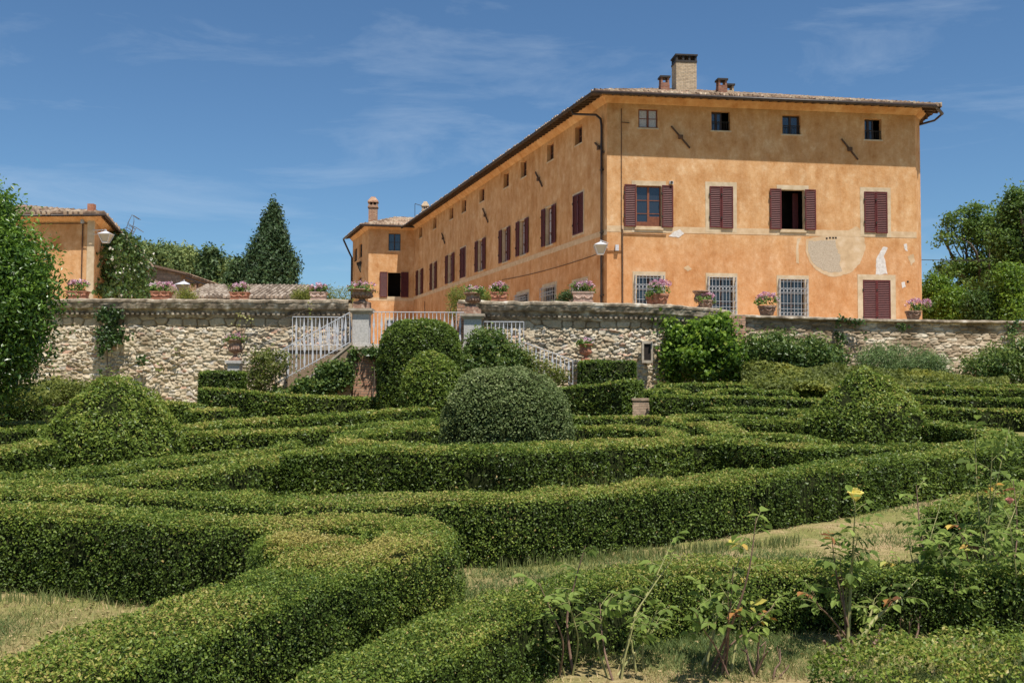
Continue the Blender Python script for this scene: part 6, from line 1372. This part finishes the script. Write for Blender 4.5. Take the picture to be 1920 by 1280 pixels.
urn('reddish urn against the curved wall above the dark hedge block', 1098, 645, 676, 36.9, 14, TERRA, 14, fl_h=0.22, n=12)
urn('lidded stone urn finial behind the small geranium pot', 1333, 549, 580, 40.2, 15, TERRAOLD, 15, flowers=False, grp=None, base_pt=wall_spot(1331, 0.46))
pm_ = MB(); c_ = at(441, 676, 37.2)
for z0, z1, w_ in ((0, -0.10, 0.30), (-0.10, -0.16, 0.26), (-0.16, -1.6, 0.22)): pm_.box(c_ + np.array([0, 0, (z0 + z1) / 2 - 0.001]), (w_, w_, (z0 - z1) / 2))
tag(pm_.build('stone_pedestal', GREYST, None, (c_[0], c_[1], c_[2] - 1.6)), 'mossy grey pedestal under the left rubble wall urn', 'pedestal')
pm_ = MB(); c_ = at(1098, 676, 36.9)
for z0, z1, w_ in ((0, -0.10, 0.30), (-0.10, -0.16, 0.26), (-0.16, -1.6, 0.22)): pm_.box(c_ + np.array([0, 0, (z0 + z1) / 2 - 0.001]), (w_, w_, (z0 - z1) / 2))
tag(pm_.build('stone_pedestal', GREYST, None, (c_[0], c_[1], c_[2] - 1.6)), 'pedestal hidden behind the dark hedge block under the reddish urn', 'pedestal')
for (T_, lab) in ((TPL, 'terracotta slab under the left pillar urn'), (TPR, 'terracotta slab under the right pillar urn')):
    q_ = MB(); q_.box(T_ + np.array([0, 0, 0.09]), (0.30, 0.30, 0.09)); q_.box(T_ + np.array([0, 0, 0.19]), (0.24, 0.24, 0.012)); tag(q_.build('urn_base_slab', TERRAOLD, None, T_), lab, 'slab')
plant('white flowered plant left of the pale festooned trough', [L_(1062, 556, 38.2, px(12, 38), .3, px(12, 38)), L_(1052, 562, 38.2, px(8, 38), .3, px(8, 38))], 50, 18, 0.08, 0.08, IVY, 0.15, 'white_flower_bush', 120, 'flower bush', None, base=(at(1062, 570, 38.4)[0], 38.4, at(1062, 569, 38.2)[2]))
# overhead cable
cm = MB(); a_ = at(1727, 487, 49.5); b_ = at(1960, 483, 66.0); cm.tube([a_ + (b_ - a_) * q - np.array([0, 0, 0.5 * 4 * q * (1 - q) * 0.2]) for q in np.linspace(0, 1, 9)], 0.018, 5)
tag(cm.build('overhead_cable', IRON, None, a_), 'thin black cable running from the villa corner into the trees', 'cable')

# ------------------------------------------------------------------ roses in the foreground
def leaflet_chunk(C, T, U, L, tone, w=0.58, droop=0.25):
    """many pointed leaflets: base C, direction T, up U, length L"""
    n = len(C); B = nrm(np.cross(T, U)); U2 = np.cross(B, T); L = L[:, None]
    q = [(0, 0, 0), (0.25, 0.36, 0.05), (0.6, 0.42, 0.0), (1.0, 0, -droop), (0.6, -0.42, 0.0), (0.25, -0.36, 0.05)]
    V = np.stack([C + T * L * a + B * L * b * w * 1.2 + U2 * L * (c - (0.07 if b == 0 and a > 0 else 0)) for a, b, c in q], 1).reshape(-1, 3)
    k = np.arange(n)[:, None] * 6; F = np.concatenate([k + np.array([[0, 3, 2, 1]]), k + np.array([[0, 5, 4, 3]])]); return (V, F, 0, {'tone': np.repeat(tone, 6)}, False)
def rose(label, base, tips, seed, nleaf=9, cane=0.006, leafL=0.064, start=0.35, bloom=None, thick=None, spray=1.0, odd=0.06):
    r_ = np.random.default_rng(seed); b = gp(base[0], base[1], 0); r = thing('rose_bush', label, 'rose bush', b, 'rose bushes in the foreground'); C = []; T = []; U = []; L = []; tn = []; cols = MB()
    for ti, tp in enumerate(tips):
        u, v = tp[0], tp[1]; dY = (tp[2] if len(tp) > 2 else r_.normal() * 0.18); t = at(u, v, b[1] + dY); s = b + np.array([r_.normal() * 0.05, r_.normal() * 0.05, -0.03]); Ln = np.linalg.norm(t - s); j = r_.normal(size=3) * Ln * 0.06 * np.array([1, 1, 0.3])
        ctrl = np.array([s, s + (t - s) * 0.35 + j + np.array([0, 0, Ln * 0.06]), s + (t - s) * 0.7 + j * 0.7, t]); Q = catmull(ctrl, False, 7); rr = np.linspace(cane * (thick[ti] if thick else 1.25), cane * 0.35, len(Q))
        cb = MB(); cb.tube(Q, list(rr), 6, 0 if r_.random() < 0.62 else 1)
        # thorns
        for k in range(6):
            i = r_.integers(1, len(Q) - 2); d = nrm(r_.normal(size=3)); cb.tube([Q[i], Q[i] + d * 0.012], [0.0022, 0.0004], 4)
        nl = max(4, int(nleaf * 1.35 * r_.uniform(0.7, 1.3)))
        for k in range(nl):
            q = start + (1 - start) * (k + r_.random() * 0.6) / nl; x = q * (len(Q) - 1); i = min(int(x), len(Q) - 2); p = Q[i] + (Q[i + 1] - Q[i]) * (x - i); a = r_.random() * 6.28; d = nrm(np.array([math.cos(a), math.sin(a) * 0.9, r_.uniform(0.0, 0.75)])); pl = leafL * r_.uniform(1.2, 1.9) * spray
            if q > 0.93: d = nrm(d + np.array([0, 0, 0.5]))
            e = p + d * pl; mid_ = (p + e) / 2 + np.array([0, 0, 0.006]); cb.tube([p, mid_, e], 0.0013, 4, 0, cap=False)
            up = nrm(np.array([0, 0, 1.0]) + r_.normal(size=3) * 0.35); side = nrm(np.cross(d, up)); n5 = 5 if r_.random() < 0.75 else 3; z = r_.random(); base_t = np.clip(0.22 + 0.3 * r_.random() + 0.12 * r_.normal(), 0.05, 0.68)
            if z < odd * 0.6: base_t = r_.choice([0.80, 0.86, 0.97, 0.97])
            sc_ = leafL * r_.uniform(0.75, 1.2)
            dr = np.array([0, 0, -r_.uniform(0.05, 0.55)])
            for (f, sd) in [(1.0, 0), (0.72, 1), (0.72, -1), (0.40, 1), (0.40, -1)][:n5]:
                C.append(p + (e - p) * f); T.append(nrm((d if sd == 0 else d * 0.45 + side * sd) + dr + r_.normal(size=3) * 0.12)); U.append(up); L.append(sc_ * (1.15 if sd == 0 else 0.9 if f > .5 else 0.72)); tn.append(np.clip(base_t + r_.normal() * 0.05, 0.02, 1))
        cb.build('cane', [CANEG, CANEB], r)
    ch = leaflet_chunk(np.array(C), np.array(T), np.array(U), np.array(L), np.array(tn)); mesh_np('foliage', [ch], [ROSELEAF], r)
    if bloom:
        for (u, v, rad, col) in bloom:
            c = at(u, v, b[1] + 0.0); P = []; N = []; Vs = []; Fs = []; off = 0
            for ring, (m_, rr_, open_) in enumerate([(3, 0.30, 0.12), (4, 0.48, 0.30), (5, 0.70, 0.62), (6, 0.86, 0.9)]):
                for k in range(m_):
                    a0 = 2 * math.pi * (k + ring * 0.41) / m_ + r_.normal() * 0.12; wid = 2 * math.pi / m_ * 0.72; top_ = rad * (1.25 - 0.45 * open_ + r_.normal() * 0.05)
                    for i in range(5):
                        q = i / 4.0; rr2 = rad * (0.12 + (rr_ - 0.12) * math.sin(q * math.pi / 2) ** 0.45 + 0.16 * open_ * q ** 3); z_ = -rad * 0.45 + (top_ + rad * 0.45) * math.sin(q * math.pi * 0.5) - rad * 0.22 * open_ * q ** 4
                        for s_ in (-1, -0.5, 0, 0.5, 1):
                            a = a0 + s_ * wid * (0.5 + 0.5 * math.sin(math.pi * min(q + 0.15, 0.85))); e_ = 1 - 0.12 * s_ * s_ * q
                            Vs.append(c + np.array([math.cos(a) * rr2, math.sin(a) * rr2, (z_ + rad * 0.45) * e_ - rad * 0.45 + r_.normal() * rad * 0.02]))
                    for i in range(4):
                        for s_ in range(4): o_ = off + i * 5 + s_; Fs.append((o_, o_ + 1, o_ + 6, o_ + 5))
                    off += 25
            mesh_np('rose_bloom', [(np.array(Vs), np.array(Fs), 0, None, True)], [col], r)
    return r
CANEG = M_noise('green_cane', [(0.3, (0.18, 0.19, 0.06)), (0.7, (0.38, 0.34, 0.15))], 18, 0.6, 0.2)
CANEB = M_noise('brown_cane', [(0.3, (0.10, 0.055, 0.04)), (0.7, (0.27, 0.17, 0.115))], 18, 0.7, 0.2)
YBLOOM = M_leaf('yellow_petal', [(0.0, (0.80, 0.70, 0.22)), (0.5, (0.85, 0.77, 0.32)), (1.0, (0.9, 0.84, 0.5))], rough=0.6, trans=0.3)
PBLOOM = M_leaf('faded_pink_petal', [(0.0, (0.50, 0.22, 0.18)), (0.5, (0.60, 0.32, 0.25)), (1.0, (0.7, 0.45, 0.35))], rough=0.7, trans=0.2)
rose('sparse rose with a long arching leafy shoot at the left end of the row', (1062, 1268), [(1098, 1022), (1010, 1092), (1060, 1110), (975, 1175), (1068, 1165)], 1, 4, start=0.55, thick=[1.6, 1.2, 1.2, 1.0, 1.2])
rose('small rose of two thin shoots second from the left', (1152, 1272), [(1150, 1110), (1125, 1130), (1190, 1160), (1235, 1165)], 2, 4, start=0.6)
rose('rose with a straight tall shoot and a few browned leaves', (1205, 1262), [(1262, 1012), (1240, 1125), (1262, 1045)], 3, 5, start=0.5, odd=0.06)
rose('many caned rose with yellow and orange leaves at mid height', (1335, 1268), [(1418, 970), (1400, 1010), (1330, 1105), (1365, 1110), (1300, 1140), (1455, 1130), (1395, 1100), (1375, 1060)], 4, 6, start=0.5, odd=0.13, thick=[1.5, 1.3, 1.6, 1.4, 1.1, 1.2, 1.4, 1.2])
rose('tall rose carrying the single open yellow bloom', (1608, 1212), [(1604, 940), (1560, 1010), (1575, 1045), (1640, 1120), (1720, 1085), (1520, 1100), (1610, 1000)], 5, 7, start=0.45, bloom=[(1604, 932, 0.050, YBLOOM)], thick=[2.2, 1.5, 1.4, 2.8, 2.8, 1.2, 1.4])
rose('bushy rose with arching pale canes right of the yellow bloom', (1722, 1178), [(1718, 908), (1762, 950), (1700, 1000), (1790, 1000), (1680, 1050), (1750, 1060), (1820, 1080)], 6, 7, start=0.4, thick=[2.0, 1.5, 1.5, 1.5, 1.5, 1.5, 2.6])
rose('tall rose whose top shoots overhang the long hedge at the right', (1870, 1160), [(1828, 792), (1860, 850), (1893, 800), (1840, 910), (1900, 900), (1935, 860), (1800, 1000)], 7, 8, start=0.3, leafL=0.066)
rose('dense leafy rose mass at the right edge with a faded pink bloom', (1905, 1175), [(1890, 960), (1850, 1010), (1930, 990), (1870, 1050), (1910, 1080), (1830, 1080), (1950, 1040), (1880, 1110)], 8, 8, start=0.25, bloom=[(1893, 941, 0.028, PBLOOM)])
rose('low leafy rose in front of the right part of the low hedge', (1790, 1180), [(1760, 1020), (1800, 1050), (1830, 1030), (1745, 1090), (1790, 1100), (1700, 1080), (1840, 1120)], 9, 7, start=0.3)
rose('leafy rose filling the gap above the low hedge at the right', (1830, 1120), [(1790, 960), (1820, 985), (1770, 1010), (1850, 960), (1740, 1000), (1700, 960)], 10, 7, start=0.35)
def sticks(label, base, ends, seed, w=0.009):
    b = gp(*base, 0); r_ = np.random.default_rng(seed); o = thing('bare_rose_stump', label, 'rose stump', b, 'leafless rose stumps'); 
    for (u, v) in ends:
        mb = MB(); t = at(u, v, b[1] + r_.normal() * 0.08); Ln = np.linalg.norm(t - b); s = b + r_.normal(size=3) * [0.03, 0.03, 0] - [0, 0, .03]; m1 = s + (t - s) * 0.4 + r_.normal(size=3) * Ln * 0.05; m2 = s + (t - s) * 0.75 + r_.normal(size=3) * Ln * 0.06; mb.tube(list(catmull(np.array([s, m1, m2, t]), False, 5)), list(np.linspace(w, w * 0.4, 16)), 6); mb.tube([m2, m2 + r_.normal(size=3) * Ln * 0.12 + [0, 0, 0.05]], [w * 0.5, w * 0.25], 5); mb.build('cane', CANEB, o)
sticks('dark forked leafless stump below the many caned rose', (1412, 1272), [(1424, 1190), (1395, 1200), (1440, 1220)], 31)
sticks('grey bent leafless twigs at the bottom between two roses', (1440, 1280), [(1462, 1215), (1480, 1245)], 32, 0.007)
sticks('thick cut brown stump at the foot of the yellow rose', (1606, 1248), [(1570, 1190), (1545, 1200), (1640, 1205), (1660, 1170)], 33, 0.016)
sticks('short dead stakes between the yellow rose and the bushy rose', (1705, 1200), [(1688, 1160), (1705, 1165), (1726, 1150)], 34, 0.008)
# ------------------------------------------------------------------ grass and weeds
def grass():
    r_ = np.random.default_rng(12); n = 190000; u = r_.uniform(-40, 1960, n); v = 900 + 385 * r_.random(n) ** 0.85; P = []
    d = _f[None] * FPX + _r[None] * (u - 960)[:, None] + _u[None] * (640 - v)[:, None]; d = d / d[:, 1:2]; t = np.full(n, 6.0)
    for _ in range(20): t = (g(d[:, 0] * t, t) - EYE[2]) / d[:, 2]
    X = d[:, 0] * t; Y_ = t; Z = g(X, Y_); nz_ = fbm(np.c_[X, Y_, X * 0] * 0.8); keep = r_.random(n) < np.clip((nz_ - 0.30) * 2.6, 0.10, 1); X, Y_, Z, nz_ = X[keep], Y_[keep], Z[keep], nz_[keep]; n = len(X)
    q = np.c_[X, Y_, np.zeros(n)]; Z = Z + (fbm(q * 1.3) - 0.5) * 0.05 + (fbm(q * 6) - .5) * .025
    h = r_.uniform(0.018, 0.05, n) * (0.6 + nz_); a = r_.random(n) * 6.28; w = r_.uniform(0.0018, 0.0035, n) * np.clip(Y_ / 5, 1, 2); ax = np.stack([np.cos(a), np.sin(a), np.zeros(n)], 1); lean = r_.normal(size=(n, 3)) * [0.6, 0.6, 0]; b = np.c_[X, Y_, Z - 0.004]; tip = b + (lean + [0, 0, 1]) * h[:, None]
    V = np.stack([b - ax * w[:, None], b + ax * w[:, None], tip], 1).reshape(-1, 3); tone = np.clip(0.98 - 1.15 * np.clip((nz_ - 0.28) * 2.4, 0, 1) + r_.normal(size=n) * 0.15, 0, 1)
    o = mesh_np('grass', [(V, np.arange(3 * n).reshape(n, 3), 0, {'tone': np.repeat(tone, 3)}, False)], [GRASS], None, (0, 6, 0)); tag(o, 'short dry grass on the paths between the hedges', 'grass', kind='stuff')
    # longer tufts along hedge feet
    B = []
    for k in range(520):
        z = r_.random()
        if z < 0.35: c = gp(r_.uniform(850, 1500), 0, 0) if False else gp(860 + (uu := r_.random()) * 640, 1058 - 52 * max(0, uu - 0.25) + r_.normal() * 3, 0)
        elif z < 0.5: c = gp(r_.uniform(0, 470), 1128 + r_.normal() * 4, 0)
        elif z < 0.8: c = gp(r_.uniform(1330, 1530), 893 - r_.random() * 10, 0)
        else: c = gp(r_.uniform(480, 1280), 917 + r_.normal() * 3, 0)
        m_ = 7; B.append(np.c_[c[None] + r_.normal(size=(m_, 3)) * [0.05, 0.05, 0], np.full(m_, 1.0 if z < 0.5 else 2.6)])
    B = np.concatenate(B); n = len(B); h = r_.uniform(0.05, 0.12, n) * B[:, 3]; h = np.minimum(h, 0.36); a = r_.random(n) * 6.28; ax = np.stack([np.cos(a), np.sin(a), np.zeros(n)], 1); w = 0.004; lean = r_.normal(size=(n, 3)) * [0.25, 0.25, 0]; b = B[:, :3]; m1 = b + (lean * 0.3 + [0, 0, 0.55]) * h[:, None]; tip = b + (lean + [0, 0, 1]) * h[:, None]
    V = np.stack([b - ax * w, b + ax * w, m1 + ax * w * 0.7, tip, m1 - ax * w * 0.7], 1).reshape(-1, 3); k = np.arange(n)[:, None] * 5; F = np.concatenate([k + [[0, 1, 2, 4]]]); F3 = k + [[4, 2, 3]]; at_ = {'tone': np.repeat(np.clip(0.05 + 0.4 * r_.random(n), 0, 1), 5)}
    o = mesh_np('tall_grass', [(V, F, 0, at_, False), (V, F3, 0, at_, False)], [GRASS], None, (0, 8, 0)); tag(o, 'tufts of longer green grass at the feet of the hedges', 'grass', kind='stuff')
grass()

def litter():
    r_ = np.random.default_rng(77); P = []
    for k in range(900):
        u, v = (r_.uniform(0, 420), r_.uniform(1125, 1270)) if r_.random() < 0.35 else (r_.uniform(850, 1920), r_.uniform(985, 1278)); P.append(gp(u, v, 0.012))
    P = np.array(P); n = len(P); ch = leaves(P, np.repeat(np.array([[0, 0, 1.0]]), n, 0), r_.uniform(0.018, 0.045, n), r_.uniform(0.5, 1.0, n), 0.25, 0.6)
    o = mesh_np('fallen_leaves', [(ch[0], ch[1], 0, ch[3], False)], [GRASS], None, (0, 6, 0)); tag(o, 'dry fallen leaves and clippings scattered over the paths', 'leaf litter', kind='stuff')
litter()
